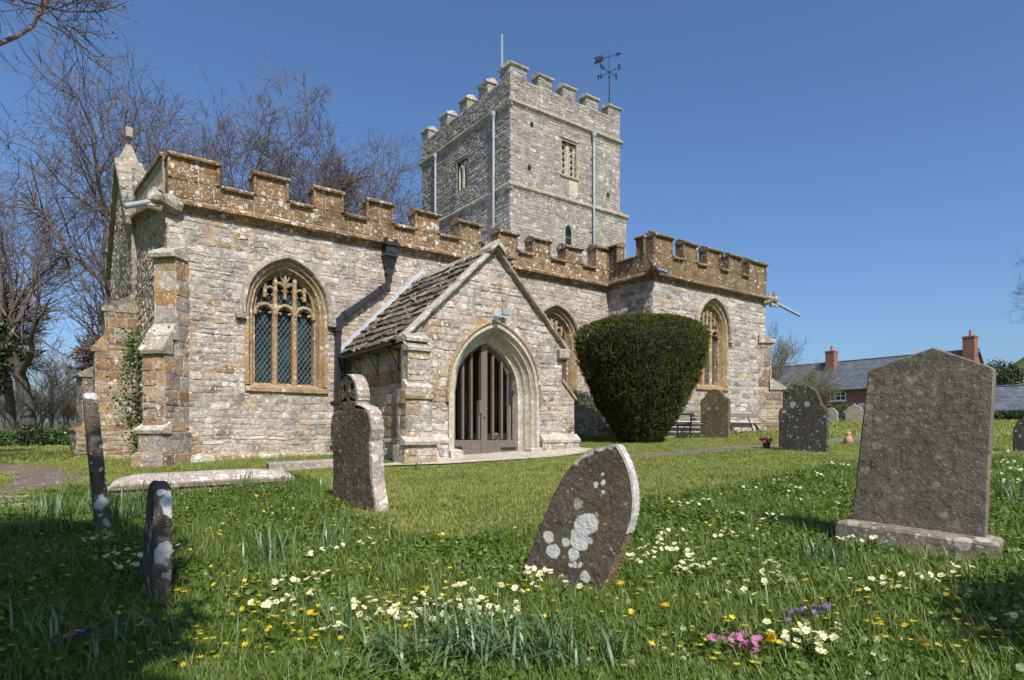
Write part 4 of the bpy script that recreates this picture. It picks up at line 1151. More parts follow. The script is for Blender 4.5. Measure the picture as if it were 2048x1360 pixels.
# ================================================================ gravestones and other stonework in the grass
def ground_pt(u, v):
    a = (u - 1024) / 1260; c = (868 - v) / 1260
    d = (math.sin(HEAD) + math.cos(HEAD) * a, math.cos(HEAD) - math.sin(HEAD) * a, c)
    t = .4
    while t < 200 and d[2] * t > ground_z(d[0] * t, d[1] * t): t *= 1.01
    return d[0] * t, d[1] * t
def slab_mesh(outline, th, bev=.012, rough=.004, seed=0):
    """outline (x,z) extruded through th with worn edges"""
    b = MB(); rnd = random.Random(seed)
    cx = sum(p[0] for p in outline) / len(outline); cz = sum(p[1] for p in outline) / len(outline)
    def ring(y, i):
        out = []
        for (x, z) in outline:
            dx, dz = x - cx, z - cz; l = math.hypot(dx, dz)
            out.append((x - dx / l * i + rnd.uniform(-rough, rough), y, z - dz / l * i + rnd.uniform(-rough, rough)))
        return out
    b.loft([ring(-th / 2, bev), ring(-th / 2 + bev, 0), ring(th / 2 - bev, 0), ring(th / 2, bev)])
    return b
def dens(poly, n):
    out = []
    for i, p in enumerate(poly):
        q = poly[(i + 1) % len(poly)]
        k = max(1, int(math.hypot(q[0] - p[0], q[1] - p[1]) / n))
        out += [(p[0] + (q[0] - p[0]) * j / k, p[1] + (q[1] - p[1]) * j / k) for j in range(k)]
    return out
def arc(cx, cz, r, a0, a1, n): return [(cx + r * math.cos(R(a0 + (a1 - a0) * k / n)), cz + r * math.sin(R(a0 + (a1 - a0) * k / n))) for k in range(n + 1)]
def headstone(name, label, outline, th, x, y, heading, mt, lean=0, tilt=0, cat='gravestone', group='gravestones in the churchyard', seed=0, z=None):
    """heading: degrees the stone's face is turned from facing straight along -x"""
    loc = (x, y, ground_z(x, y) if z is None else z); rot = (R(tilt), R(lean), R(-90 + heading))
    return slab_mesh(dens(outline, .06), th, seed=seed).build(name, mt, None, label=label, cat=cat, group=group, loc=loc, rot=rot)
GR = 'gravestones in the churchyard'
M['gsBig'] = stone_mat('gravestone_brown', (.185, .165, .135), lichen=.30, lsc=19, lcol=(.29, .29, .275), ochre=.25, ocol=(.13, .09, .05), dark=.35, bump=.5, local=True, speck=.35, streak=.3)
M['gsBase'] = stone_mat('gravestone_base', (.23, .20, .155), lichen=.5, lsc=11, lcol=(.46, .44, .41), ochre=.1, dark=.3, bump=.5, local=True, speck=.4)
M['gsLean'] = stone_mat('gravestone_dark', (.13, .11, .09), lichen=.10, lsc=16, lcol=(.45, .42, .33), ochre=.55, ocol=(.17, .10, .03), dark=.4, bump=.6, local=True, speck=.5,
                        spots=[(0.0, 0.32, 0.052), (0.022, 0.35, 0.05), (-0.026, 0.315, 0.034), (-0.004, 0.25, 0.047), (0.022, 0.245, 0.047), (0.0, 0.23, 0.045), (0.066, 0.275, 0.02), (-0.057, 0.19, 0.025), (0.009, 0.16, 0.034), (-0.097, 0.115, 0.04), (-0.119, 0.11, 0.029), (0.04, 0.12, 0.017), (0.062, 0.135, 0.013), (0.018, 0.105, 0.017), (-0.163, 0.16, 0.034), (0.114, 0.1, 0.029), (0.009, 0.56, 0.013), (-0.018, 0.59, 0.01), (0.026, 0.52, 0.013), (-0.026, 0.53, 0.016)])
M['gsEdge'] = stone_mat('lichen_white_edge', (.50, .50, .48), lichen=.5, lsc=12, ochre=.1, dark=.1, bump=.4, local=True)
M['gsEdge2'] = stone_mat('lichen_ochre_edge', (.22, .17, .09), lichen=.3, lsc=22, lcol=(.40, .34, .22), ochre=.4, ocol=(.36, .21, .05), dark=.4, bump=.6, local=True)
M['gsCross'] = stone_mat('gravestone_rough', (.17, .145, .115), lichen=.3, lsc=22, lcol=(.34, .31, .27), ochre=.2, ocol=(.2, .15, .05), dark=.8, bump=1.6, local=True, speck=.5, streak=.5)
M['gsCrossE'] = stone_mat('gravestone_lichen_edge', (.42, .37, .32), lichen=.85, lsc=9, lcol=(.72, .70, .66), ochre=.1, dark=.4, bump=.6, local=True)
M['gsMoss'] = stone_mat('gravestone_mossy', (.16, .13, .075), lichen=.25, lsc=9, lcol=(.36, .36, .33), ochre=.5, ocol=(.19, .12, .035), dark=.5, bump=.6, local=True, streak=.4)
M['gsDark'] = stone_mat('gravestone_streaked', (.085, .078, .068), lichen=.28, lsc=8, lcol=(.42, .42, .40), ochre=.45, ocol=(.22, .115, .025), dark=.4, bump=.5, local=True, streak=.5)
M['gsThin'] = stone_mat('gravestone_thin', (.13, .11, .09), lichen=.5, lsc=5.5, lcol=(.62, .63, .63), ochre=.2, ocol=(.2, .13, .05), dark=.5, bump=.7, local=True, streak=.4)
M['gsPale'] = stone_mat('gravestone_pale', (.36, .31, .27), lichen=.4, lsc=8, ochre=.1, dark=.4, bump=.6, local=True)

# leaning gothic stone with a serrated edge
lx, ly = 2.10, 2.42
ln = thing('leaning_gravestone', 'dark pointed gravestone leaning over, with white lichen blotches and a serrated edge', 'gravestone', (lx, ly, ground_z(lx, ly) + .045), (R(-3), R(24), R(-77)), GR)
hw_, ht = .235, .80
P = [(-hw_, -.2), (hw_, -.2)] + [(a, z) for a, z in reversed(arch_pts(hw_, .37, .385, .02, 14))]
b = slab_mesh(dens(P, .05), .05, .008, .002, 3); b.build('slab', M['gsLean'], ln)
b = MB(); side = [(a, z) for a, z in arch_pts(hw_, .37, .385, -.15, 14) if a >= -.0]
fine = []
for i in range(len(side) - 1):
    k = max(1, int(math.hypot(side[i + 1][0] - side[i][0], side[i + 1][1] - side[i][1]) / .011))
    fine += [(side[i][0] + (side[i + 1][0] - side[i][0]) * j / k, side[i][1] + (side[i + 1][1] - side[i][1]) * j / k) for j in range(k)]
for which, mt in ((0, M['gsEdge']), (1, M['gsEdge2'])):
    b = MB(); L = []
    for i, (x, z) in enumerate(fine):
        if (z > .40) != (which == 0): continue
        o = .006 if i % 2 else .001
        dl = math.hypot(x, z - .1) or 1; ex, ez = x / dl, (z - .1) / dl
        if z < .3: ex, ez = 1, 0
        L.append([(x - ex * .012, -.0275, z - ez * .012), (x + ex * .003, -.0255, z + ez * .003), (x + ex * .006, .0, z + ez * .006), (x + ex * (.004 + o), .017, z + ez * (.004 + o)), (x + ex * o, .0275, z + ez * o), (x - ex * .02, .0275, z - ez * .02)])
    b.loft(L); b.build('serrated_edge', mt, ln)
b = MB(); L = [(a, z) for a, z in arch_pts(hw_, .37, .385, .45, 24) if a <= .0 and z > .56]
b.loft([[(x - .003, -.0265, z + .004), (x - .003, .0265, z + .004), (x + .02, .0255, z - .02), (x + .008 + .006 * math.sin(i * 2.1), -.0262, z - .010 - .008 * math.sin(i * 1.3))] for i, (x, z) in enumerate(L)]); b.build('lichened_rim', M['gsEdge'], ln)

# large gabled headstone on a plinth
bx_, by_ = 4.14, 1.60
big = thing('large_gravestone', 'large grey-brown headstone with a low gabled top on a plinth', 'gravestone', (bx_, by_, ground_z(bx_, by_)), (R(0), R(3.5), R(-79)), GR)
slab_mesh(dens([(-.335, .12), (.335, .12), (.315, 1.085), (.305, 1.10), (.03, 1.215), (-.285, 1.095), (-.30, 1.08)], .3), .12, .007, .0015, 5).build('slab', M['gsBig'], big)
b = MB()
b.loft([[(-.40, y0, -.2), (.40, y0, -.2), (.40, y1, -.2), (-.40, y1, -.2)] if k == 0 else [(-.40 + i, y0 + i, zz), (.40 - i, y0 + i, zz), (.40 - i, y1 - i, zz), (-.40 + i, y1 - i, zz)] for k, (zz, i, y0, y1) in enumerate(((-.2, 0, -.14, .15), (.135, 0, -.14, .15), (.15, .01, -.14, .15), (.165, .06, -.14, .15)))])
b.build('plinth', M['gsBase'], big)

# wheel-cross stone in the middle distance
cx_, cy_ = 2.27, 5.45
cr = thing('wheel_cross_gravestone', 'rough bark-textured gravestone with a pierced wheel-cross head and white lichened edge', 'gravestone', (cx_, cy_, ground_z(cx_, cy_) - .02), (R(2), R(-1.5), R(-84)), GR)
P = [(-.42, -.2), (.40, -.2), (.40, .12), (.35, .3), (.36, .62), (.40, .72)] + arc(.24, .78, .14, 0, 80, 5) + [(.13, .92), (.11, 1.0), (-.11, 1.0), (-.13, .92)] + arc(-.24, .78, .14, 100, 180, 5) + [(-.40, .7), (-.36, .55), (-.37, .3), (-.42, .1)]
slab_mesh(dens(P, .05), .115, .02, .007, 8).build('slab', M['gsCross'], cr)
b = MB(); ring = []
for k in range(25):
    t = 2 * math.pi * k / 24; c, s_ = math.cos(t), math.sin(t)
    ring.append([(c * .175, -.055, 1.05 + s_ * .175), (c * .175, .055, 1.05 + s_ * .175), (c * .115, .05, 1.05 + s_ * .115), (c * .115, -.05, 1.05 + s_ * .115)])
b.loft(ring, True, False); b.build('wheel', M['gsCross'], cr)
for a0 in (0, 90, 180, 270):
    b = MB(); c, s_ = math.cos(R(a0)), math.sin(R(a0)); L = []
    for rr, w2 in ((0, .03), (.05, .022), (.13, .05)):
        L.append([(c * rr - s_ * o, y, 1.05 + s_ * rr + c * o) for o, y in ((-w2, -.06), (w2, -.06), (w2, .06), (-w2, .06))])
    b.loft(L); b.build('cross_arm', M['gsCross'], cr)
# lichen-white right edge and rim
b = MB(); pr = [(.425, -.1), (.412, .12), (.362, .3), (.372, .62), (.412, .72)] + arc(.24, .78, .152, 0, 80, 5) + [(.16, .95)] + arc(0, 1.05, .183, -20, 95, 8)
L = []
rnd = random.Random(4)
for (x, z) in [q for i in range(len(pr) - 1) for q in [(pr[i][0] + (pr[i + 1][0] - pr[i][0]) * k / 3, pr[i][1] + (pr[i + 1][1] - pr[i][1]) * k / 3) for k in range(3)]] + [pr[-1]]:
    j = rnd.uniform(-.008, .008)
    L.append([(x - .03, -.059, z), (x + j, -.055, z), (x + .006 + j, 0, z + .004), (x + j, .061, z), (x - .03, .061, z)])
b.loft(L); b.build('lichened_edge', M['gsCrossE'], cr)
# two slim stones seen edge-on at the left
ea = headstone('edge_on_gravestone', 'tall thin gravestone seen edge-on, patched with white lichen, far left', [(-.28, -.25), (.28, -.25), (.27, .72), (.20, .80), (.20, .92)] + arc(0, .90, .20, 0, 180, 10) + [(-.20, .80), (-.27, .72)], .088, .33, 5.75, -1, M['gsThin'], lean=0, tilt=4.5, seed=11)
eb_ = headstone('edge_on_gravestone', 'short round-topped gravestone seen edge-on in the shaded grass', [(-.25, -.25), (.25, -.25), (.25, .33), (.19, .38), (.19, .44)] + arc(0, .40, .19, 0, 180, 10) + [(-.19, .38), (-.25, .33)], .075, .42, 3.55, -1, M['gsThin'], tilt=-2, seed=12)
# stones by the church
headstone('headstone', 'brown mossy round-shouldered headstone standing between the yew and the bench', [(-.36, -.2), (.36, -.2), (.36, .92), (.27, .98)] + arc(0, .92, .255, 15, 165, 10) + [(-.27, .98), (-.36, .92)], .11, 12.95, 9.35, 10, M['gsMoss'], seed=13)
headstone('headstone', 'dark shouldered headstone with round head and orange lichen on the open lawn', [(-.40, -.2), (.40, -.2), (.40, .70), (.30, .80), (.28, .90)] + arc(0, .86, .27, 10, 170, 12) + [(-.28, .90), (-.30, .80), (-.40, .70)], .11, 10.33, 5.70, 8, M['gsDark'], seed=14, z=ground_z(10.33, 5.7))
def far_stone(u, dp, w_, h_, label, outline, seed):
    a = (u - 1024) / 1260; x = math.sin(HEAD) * dp + math.cos(HEAD) * a * dp; y = math.cos(HEAD) * dp - math.sin(HEAD) * a * dp
    headstone('headstone', label, outline, .12, x, y, 12, M['gsPale'], lean=random.uniform(-4, 4), seed=seed)
far_stone(1709, 25, .6, .7, 'small pale gravestone with jagged ornate top in front of the brick house', [(-.32, -.2), (.32, -.2), (.34, .38), (.40, .46), (.30, .50), (.22, .62), (.10, .64), (.0, .76), (-.10, .66), (-.22, .6), (-.30, .48), (-.38, .46), (-.33, .36)], 21)
far_stone(1661, 26, .5, .6, 'small pale round-topped gravestone beside the dark shouldered headstone', [(-.28, -.2), (.28, -.2), (.28, .38), (.20, .5)] + arc(0, .42, .2, 20, 160, 6) + [(-.2, .5), (-.28, .38)], 22)
headstone('headstone', 'dark narrow gravestone cut off by the right edge of the picture', [(-.28, -.2), (.28, -.2), (.28, .40)] + arc(0, .36, .26, 10, 170, 8) + [(-.28, .4)], .12, 12.55, 3.12, 10, M['gsDark'], seed=23)
# chest tomb, ledgers and kerb
t = thing('ledger_tomb', 'low moulded stone tomb with lichened white top in front of the aisle wall', 'tomb', (1.5, 8.15, ground_z(1.5, 8.15) - .09), (0, R(-1.5), R(-9)), None)
b = MB(); b.loft([[(-.95 + i, -.36 + i, z), (.95 - i, -.36 + i, z), (.95 - i, .40 - i, z), (-.95 + i, .40 - i, z)] for z, i in ((-.2, 0), (.05, 0), (.06, .03), (.11, .03), (.13, 0), (.17, -.005), (.185, .02))]); b.build('body', M['gsBase'], t)
b = MB(); b.loft([[(-.93 + i, -.34 + i, z), (.93 - i * 2, -.34 + i, z), (.93 - i * 2, .38 - i, z), (-.93 + i, .38 - i, z)] for z, i in ((.186, 0), (.22, .02), (.27, .20))]); b.build('lid', M['gsCrossE'], t)
b = MB(); b.box((-.85, -.16, -.1), (.85, .16, .11), .015, .008); b.build('kerb_stone', M['gsPale'], None, label='long low kerb stone lying beside the black downpipe', cat='kerb stone', loc=(3.45, 9.55, ground_z(3.45, 9.55)), rot=(0, R(-2), R(-8)))
b = MB(); b.box((-.5, -.9, -.1), (.5, .9, .04), .015, .006); b.build('ledger_slab', M['gsPale'], None, label='flat ledger stone lying in the shaded grass at the left edge', cat='ledger stone', loc=(-.38, 8.3, ground_z(-.38, 8.3)), rot=(0, 0, R(70)))

# ================================================================ benches by the chapel
M['benchw'] = plain('bench_wood', (.20, .17, .14), .8, 0, .35, 25, .2)
b1 = thing('bench', 'slatted wooden bench on folding iron legs against the chapel wall', 'bench', (15.0, 10.0, ground_z(15, 10) - .06), group='benches by the chapel')
zb = ground_z(15, 10) - .06
for k in range(3):
    b = MB(); b.box((13.98, 9.74 + k * .12, zb + .33), (16.02, 9.84 + k * .12, zb + .36), .005); b.build('seat_slat', M['benchw'], b1)
b = MB(); b.box((13.98, 10.15, zb + .50), (16.02, 10.18, zb + .62), .006); b.build('backrest', M['benchw'], b1)
for x in (14.4, 15.6):
    b = MB(); b.tube([(x - .14, 9.74, zb), (x + .12, 10.08, zb + .34)], .02, 5); b.tube([(x + .14, 9.78, zb), (x - .12, 9.95, zb + .34)], .02, 5); b.build('leg', M['iron'], b1)
    b = MB(); b.tube([(x, 10.0, zb + .02), (x - .05, 10.1, zb + .36), (x - .08, 10.2, zb + .62)], .018, 5); b.build('back_post', M['iron'], b1)
b2 = thing('bench', 'dark iron-ended bench with scrolled arm behind the mossy headstone', 'bench', (12.9, 10.0, ground_z(12.9, 10)), group='benches by the chapel')
zb = ground_z(12.9, 10) - .04
for k in range(4):
    b = MB(); b.box((12.36, 9.62 + k * .1, zb + .36), (13.75, 9.70 + k * .1, zb + .39), .005); b.build('seat_slat', M['benchw'], b2)
for k in range(3):
    b = MB(); b.box((12.36, 10.05 + k * .02, zb + .46 + k * .1), (13.75, 10.08 + k * .02, zb + .53 + k * .1), .005); b.build('back_slat', M['benchw'], b2)
for x in (12.34, 13.77):
    b = MB(); b.tube([(x, 9.58, zb), (x, 9.62, zb + .2), (x, 9.58, zb + .40), (x, 9.60, zb + .56), (x, 9.54, zb + .63), (x, 9.50, zb + .58), (x, 9.54, zb + .55)], .022, 6)
    b.tube([(x, 9.6, zb + .6), (x, 10.08, zb + .62)], .022, 6); b.tube([(x, 10.0, zb), (x, 9.98, zb + .35), (x, 10.12, zb + .8)], .022, 6); b.tube([(x, 9.6, zb + .34), (x, 10.0, zb + .34)], .02, 6)
    b.tube([(x, 9.68, zb + .1), (x, 9.8, zb + .3), (x, 9.92, zb + .1)], .014, 5)
    b.build('cast_iron_end', M['iron'], b2)

# grave flowers and figure on the right
M['pink'] = leaf_mat('pink_petals', (.42, .03, .08), (.55, .08, .16), .6, .2)
M['leafy'] = leaf_mat('potted_leaves', (.03, .07, .015), (.06, .12, .03), .5, .2)
def posy(name, label, u, v, cols, r):
    x, y = ground_pt(u, v); z = ground_z(x, y); o = thing(name, label, 'flowers', (x, y, z)); rnd = random.Random(u)
    b = MB(); b.tube([(x, y, z - .02), (x, y, z + .10)], [r * .5, r * .7], 8); b.build('pot', M['gsDark'], o)
    for k in range(9):
        b = MB(); an = k * 2.4; rr = r * math.sqrt(k / 9) * 1.1; p = (x + rr * math.cos(an), y + rr * math.sin(an), z + .12 + rnd.uniform(0, .06))
        b.tube([(p[0], p[1], p[2] - .03), (p[0], p[1], p[2]), (p[0], p[1], p[2] + .03)], [.01, r * .42, r * .25], 7); b.build('flower', cols, o, smooth=True)
posy('grave_flowers', 'small bunch of crimson flowers on the lawn left of the dark headstone', 1533, 899, M['pink'], .10)
fx, fy = ground_pt(1697, 887); fz = ground_z(fx, fy)
fig = thing('grave_ornament', 'small pinkish figure ornament on the lawn right of the dark headstone', 'ornament', (fx, fy, fz))
M['pinkstone'] = plain('pink_terracotta', (.42, .22, .17), .8)
b = MB(); b.tube([(fx, fy, fz - .02), (fx, fy, fz + .05), (fx, fy, fz + .13), (fx, fy, fz + .16)], [.07, .09, .065, .04], 9); b.build('body', M['pinkstone'], fig, smooth=True)
b = MB(); b.tube([(fx, fy, fz + .14), (fx, fy, fz + .17), (fx, fy, fz + .21), (fx, fy, fz + .235)], [.03, .055, .05, .02], 9); b.build('head', M['pinkstone'], fig, smooth=True)

# ================================================================ vegetation helpers
def npmesh(name, V, F, mats, parent=None, col=None, org=None, mi=None, **kw):
    """V (n,3), F (m,k) all faces of k corners"""
    me = bpy.data.meshes.new(name); F = np.asarray(F, dtype=np.int32); V = np.asarray(V, dtype=np.float32)
    og = (ORG.get(parent.name) if parent is not None else Vector(org) if org is not None else Vector((0, 0, 0)))
    V = V - np.array(og, dtype=np.float32)
    k = F.shape[1]
    me.vertices.add(len(V)); me.vertices.foreach_set('co', V.ravel())
    me.loops.add(F.size); me.loops.foreach_set('vertex_index', F.ravel())
    me.polygons.add(len(F)); me.polygons.foreach_set('loop_start', np.arange(0, F.size, k, dtype=np.int32))
    if mi is not None: me.polygons.foreach_set('material_index', np.asarray(mi, dtype=np.int32))
    for m in mats: me.materials.append(m)
    if col is not None:
        at = me.attributes.new('Col', 'FLOAT_COLOR', 'POINT'); at.data.foreach_set('color', np.concatenate([col, np.ones((len(col), 1))], 1).astype(np.float32).ravel())
    me.update(calc_edges=True); me.validate()
    o = bpy.data.objects.new(name, me); COL.objects.link(o)
    if parent is not None: o.parent = parent; ORG[o.name] = og
    else: o.location = (og[0], og[1], og[2] + ZO); ORG[o.name] = og
    return tag(o, **kw)
def leaf_quads(P, size, rng, up=.3, asp=.55, D=None):
    """a small pointed leaf at each point: P (n,3)"""
    n = len(P); size = np.broadcast_to(size, (n,))
    a = rng.normal(size=(n, 3)) if D is None else D + rng.normal(size=(n, 3)) * .45
    a[:, 2] += up; a /= np.linalg.norm(a, axis=1, keepdims=True) + 1e-9
    c = np.cross(a, rng.normal(size=(n, 3))); c /= np.linalg.norm(c, axis=1, keepdims=True) + 1e-9
    s = size[:, None]
    V = np.stack([P, P + a * s * .5 + c * s * asp * .5, P + a * s, P + a * s * .5 - c * s * asp * .5], 1).reshape(-1, 3)
    F = np.arange(4 * n).reshape(-1, 4)
    return V, F

class Tree:
    """limbs and twigs of one leafless tree, in local coordinates"""
    def __init__(s, seed, H, spread=.8, levels=6, kids=(7, 6, 5, 5, 4, 3), r0=.3, trunk=.28, droop=.0, twig_r=.008, wig=.16, up=.10, env=None):
        s.env = env
        s.rnd = random.Random(seed); s.V = []; s.F = []; s.tw = []; s.H = H; s.up = up
        s.lv = levels; s.kids = kids; s.twig_r = twig_r; s.wig = wig; s.droop = droop; s.spread = spread
        s.branch(Vector((0, 0, 0)), Vector((s.rnd.uniform(-.06, .06), s.rnd.uniform(-.06, .06), 1)).normalized(), H * trunk * 1.9, r0, 0)
    def outside(s, p):
        cz, rx, rz = s.env; H = s.H; k = 1 + .16 * noise.noise((p.x * .9, p.y * .9, p.z * .9))
        return (p.x ** 2 + p.y ** 2) / (rx * H * k) ** 2 + ((p.z - cz * H) / (rz * H * k)) ** 2 > 1
    def tube(s, pts, rad, n):
        b = len(s.V)
        for i, p in enumerate(pts):
            d = (pts[min(i + 1, len(pts) - 1)] - pts[max(i - 1, 0)]); d.normalize()
            a = d.orthogonal().normalized(); c = d.cross(a)
            for k in range(n):
                an = 2 * math.pi * k / n
                s.V.append(tuple(p + (a * math.cos(an) + c * math.sin(an)) * rad[i]))
        for i in range(len(pts) - 1):
            for k in range(n):
                j = (k + 1) % n
                s.F.append((b + i * n + k, b + i * n + j, b + (i + 1) * n + j, b + (i + 1) * n + k))
    def branch(s, p, d, ln, r, lv):
        rnd = s.rnd; last = lv >= s.lv - 1
        seg = (8, 7, 6, 4, 3, 2, 2)[lv]; pts = [p.copy()]; rad = [r]; dirs = [d]
        r1 = r * (.45 if lv == 0 else .35)
        for i in range(seg):
            w_ = s.wig * (1.0 if lv else .35)
            d = d + Vector((rnd.uniform(-w_, w_), rnd.uniform(-w_, w_), rnd.uniform(-w_, w_) + s.up * (1 if lv < s.lv - 2 else .5) - s.droop * (lv >= 2)))
            d.normalize(); p = p + d * (ln / seg)
            if lv and s.env and i > 0 and s.outside(p): break
            pts.append(p.copy()); dirs.append(d.copy()); rad.append(r + (r1 - r) * (i + 1) / seg)
        seg = len(pts) - 1
        s.tube(pts, [max(q, s.twig_r * .7) for q in rad], (9, 7, 5, 4, 3, 3, 3)[lv])
        if last: s.tw.append((pts[-1], d)); return
        k = s.kids[lv]
        for i in range(k):
            t = rnd.uniform(.42 if lv == 0 else .22, 1.0) if i else 1.0
            q = t * seg; j = min(int(q), seg - 1); f = q - j
            o = pts[j].lerp(pts[j + 1], f); dd = dirs[j + 1]
            ax = dd.orthogonal().normalized(); ax.rotate(Matrix.Rotation(rnd.uniform(0, 2 * math.pi), 3, dd))
            ang = rnd.uniform(.45, 1.05) * s.spread if i else rnd.uniform(.1, .4)
            nd_ = (dd * math.cos(ang) + ax * math.sin(ang)).normalized()
            rr = rad[j] * (rnd.uniform(.42, .62) if i else .8)
            l2 = ln * (rnd.uniform(.78, 1.0) if lv == 0 else rnd.uniform(.55, .8) * (1.0 - .2 * t))
            s.branch(o, nd_, l2, max(rr, s.twig_r), lv + 1)
def mat_bark(name, c0, c1):
    m = plain(name, c0, .95, 0, .35, 8, .4, .1); return m
M['bark'] = mat_bark('bark', (.105, .093, .078), 0)
M['twig'] = mat_bark('twig_bark', (.145, .11, .095), 0)
M['scrub'] = mat_bark('scrub_twigs', (.20, .155, .105), 0)
_tc = {}
def place_tree(kind, x, y, H, rz, name, label, group, bark='bark', z=None, cat='tree', leaf=None, wide=1.0):
    """trees of a kind share their trunk and crown meshes"""
    z = ground_z(x, y) - .1 if z is None else z
    T = _tc[kind]; sc = H / T.zmax
    root = thing(name, label, cat, (x, y, z), (0, 0, rz or .001), group)
    root.scale = (sc * wide, sc * wide, sc)
    for nm, me in (('trunk', T.m0), ('crown', T.m1)):
        key = (kind, nm, bark)
        if key not in _tc:
            m2 = me.copy(); m2.materials.clear(); m2.materials.append(M[bark if nm == 'trunk' else ('twig' if bark == 'bark' else bark)]); _tc[key] = m2
        o = bpy.data.objects.new(nm, _tc[key]); COL.objects.link(o); o.parent = root
    if leaf:
        mt, n, sz, seed = leaf; rng = np.random.default_rng(seed); sz = sz / sc
        tp = np.array([t_[0] for t_ in T.tw], dtype=np.float32); tp = tp[rng.integers(0, len(tp), n)] + rng.normal(size=(n, 3)) * sz * .8
        Vl, Fl = leaf_quads(tp, sz * rng.uniform(.6, 1.2, n), rng)
        o = npmesh('leaves', Vl, Fl, [mt], None, kind='stuff'); o.location = (0, 0, 0); o.parent = root
    return root
def tree_kind(key, *a, **k):
    T = Tree(*a, **k); T.zmax = float(np.percentile([v[2] for v in T.V], 99.7))
    V = np.array(T.V, dtype=np.float32); F = np.array(T.F, dtype=np.int32); nt_ = 9 * 8; used = int(F[:nt_].max()) + 1
    for nm, vv, ff in (('m0', V[:used], F[:nt_]), ('m1', V[used:], F[nt_:] - used)):
        o = npmesh('tree_' + key, vv, ff, [], None); setattr(T, nm, o.data); bpy.data.objects.remove(o)
    _tc[key] = T
tree_kind('oak', 5, 10, kids=(11, 8, 5, 4, 4), levels=6, r0=.24, spread=1.15, trunk=.21, twig_r=.0066, wig=.33, up=.05, env=(.64, .21, .37))
tree_kind('beech', 12, 10, kids=(13, 8, 6, 4, 4), levels=6, r0=.18, spread=1.05, trunk=.22, twig_r=.0066, wig=.28, up=.07, env=(.66, .185, .35))
tree_kind('ash', 23, 10, kids=(9, 6, 5, 4, 4), levels=6, r0=.17, spread=1.0, trunk=.22, twig_r=.0056, wig=.28, up=.08, env=(.66, .12, .36))
tree_kind('limb', 31, 10, kids=(8, 6, 5, 4, 3), levels=6, r0=.26, spread=1.1, trunk=.22, twig_r=.0050, wig=.30, up=.05, env=(.55, .40, .46))
tree_kind('near', 36, 10, kids=(10, 7, 6, 4, 4), levels=6, r0=.22, spread=1.1, trunk=.24, twig_r=.0055, wig=.28, up=.05, env=(.58, .40, .46))
tree_kind('shrub', 44, 3, kids=(9, 6, 5, 4), levels=5, r0=.06, spread=.9, twig_r=.005, trunk=.2, wig=.24)
def at(u, dp):
    a = (u - 1024) / 1260
    return math.sin(HEAD) * dp + math.cos(HEAD) * a * dp, math.cos(HEAD) * dp - math.sin(HEAD) * a * dp
TG = 'leafless trees behind the church'
for kind, u, dp, vtop, rz, lab in (
    ('oak', 228, 30, 105, .6, 'tall spreading leafless tree rising behind the gable cross'),
    ('beech', 545, 36, 180, 2.2, 'rounded leafless tree behind the middle of the aisle parapet'),
    ('ash', 375, 41, 190, 4.0, 'slender leafless tree between the two larger crowns behind the aisle'),
    ('oak', 765, 45, 288, 3.1, 'leafless tree tucked against the left side of the tower'),
    ('limb', 60, 34, 300, 1.0, 'wide drooping leafless tree left of the church behind the path'),
    ('ash', 20, 36, 330, 5.0, 'small leafless tree at the left edge behind the path')):
    x, y = at(u, dp); z0 = ground_z(x, y); H = (868 - vtop) / 1260 * dp - z0
    place_tree(kind, x, y, H, rz, 'bare_tree', lab, TG)
# near tree whose branches reach in at the top left
M['bud'] = leaf_mat('copper_buds', (.14, .06, .03), (.24, .12, .05), .6, .2)
M['newleaf'] = leaf_mat('fresh_leaves', (.10, .13, .02), (.22, .2, .03), .5, .35)
place_tree('near', -4.5, 15.0, 14.0, 2.4, 'bare_tree', 'nearest leafless tree reaching in at the top left corner with copper buds', TG, leaf=(M['bud'], 15000, .05, 3))
place_tree('limb', *at(2235, 34), 12, 1.0, 'bare_tree', 'leafless tree whose twigs reach in at the right edge', TG)
# scrub and far trees on the left
SGp = 'brown scrub at the back of the churchyard'
for i, (u, dp, h) in enumerate(((15, 44, 4.6), (55, 46, 5.2), (100, 45, 7.2), (140, 44, 5.0), (175, 46, 4.4), (35, 41, 3.6), (80, 41, 3.8), (125, 40, 3.4), (160, 41, 3.5), (-15, 42, 4.4))):
    place_tree('shrub', *at(u, dp), h, i * 1.3, 'scrub_bush', 'leafless scrub bush in the thicket behind the left lawn, ' + ('first', 'second', 'tallest', 'fourth', 'fifth', 'low one in front', 'low one beside the round bush', 'low one by the church', 'low one nearest the buttress', 'one at the picture edge')[i], SGp, 'scrub', cat='bush')
M['willow'] = leaf_mat('willow_leaves', (.12, .14, .03), (.22, .21, .07), .6, .35)
for u, dp, h, rz, lab in ((1635, 52, 5.2, .3, 'pale green budding shrub in front of the brick house'), (1590, 50, 4.0, 1.9, 'low budding shrub beside the chapel corner'), (1543, 54, 8.5, 3.3, 'taller budding tree just behind the chapel corner')):
    place_tree('shrub', *at(u, dp), h, rz, 'budding_shrub', lab, 'budding shrubs by the house', 'scrub', cat='shrub', leaf=(M['willow'], 2200, .10, int(u)))
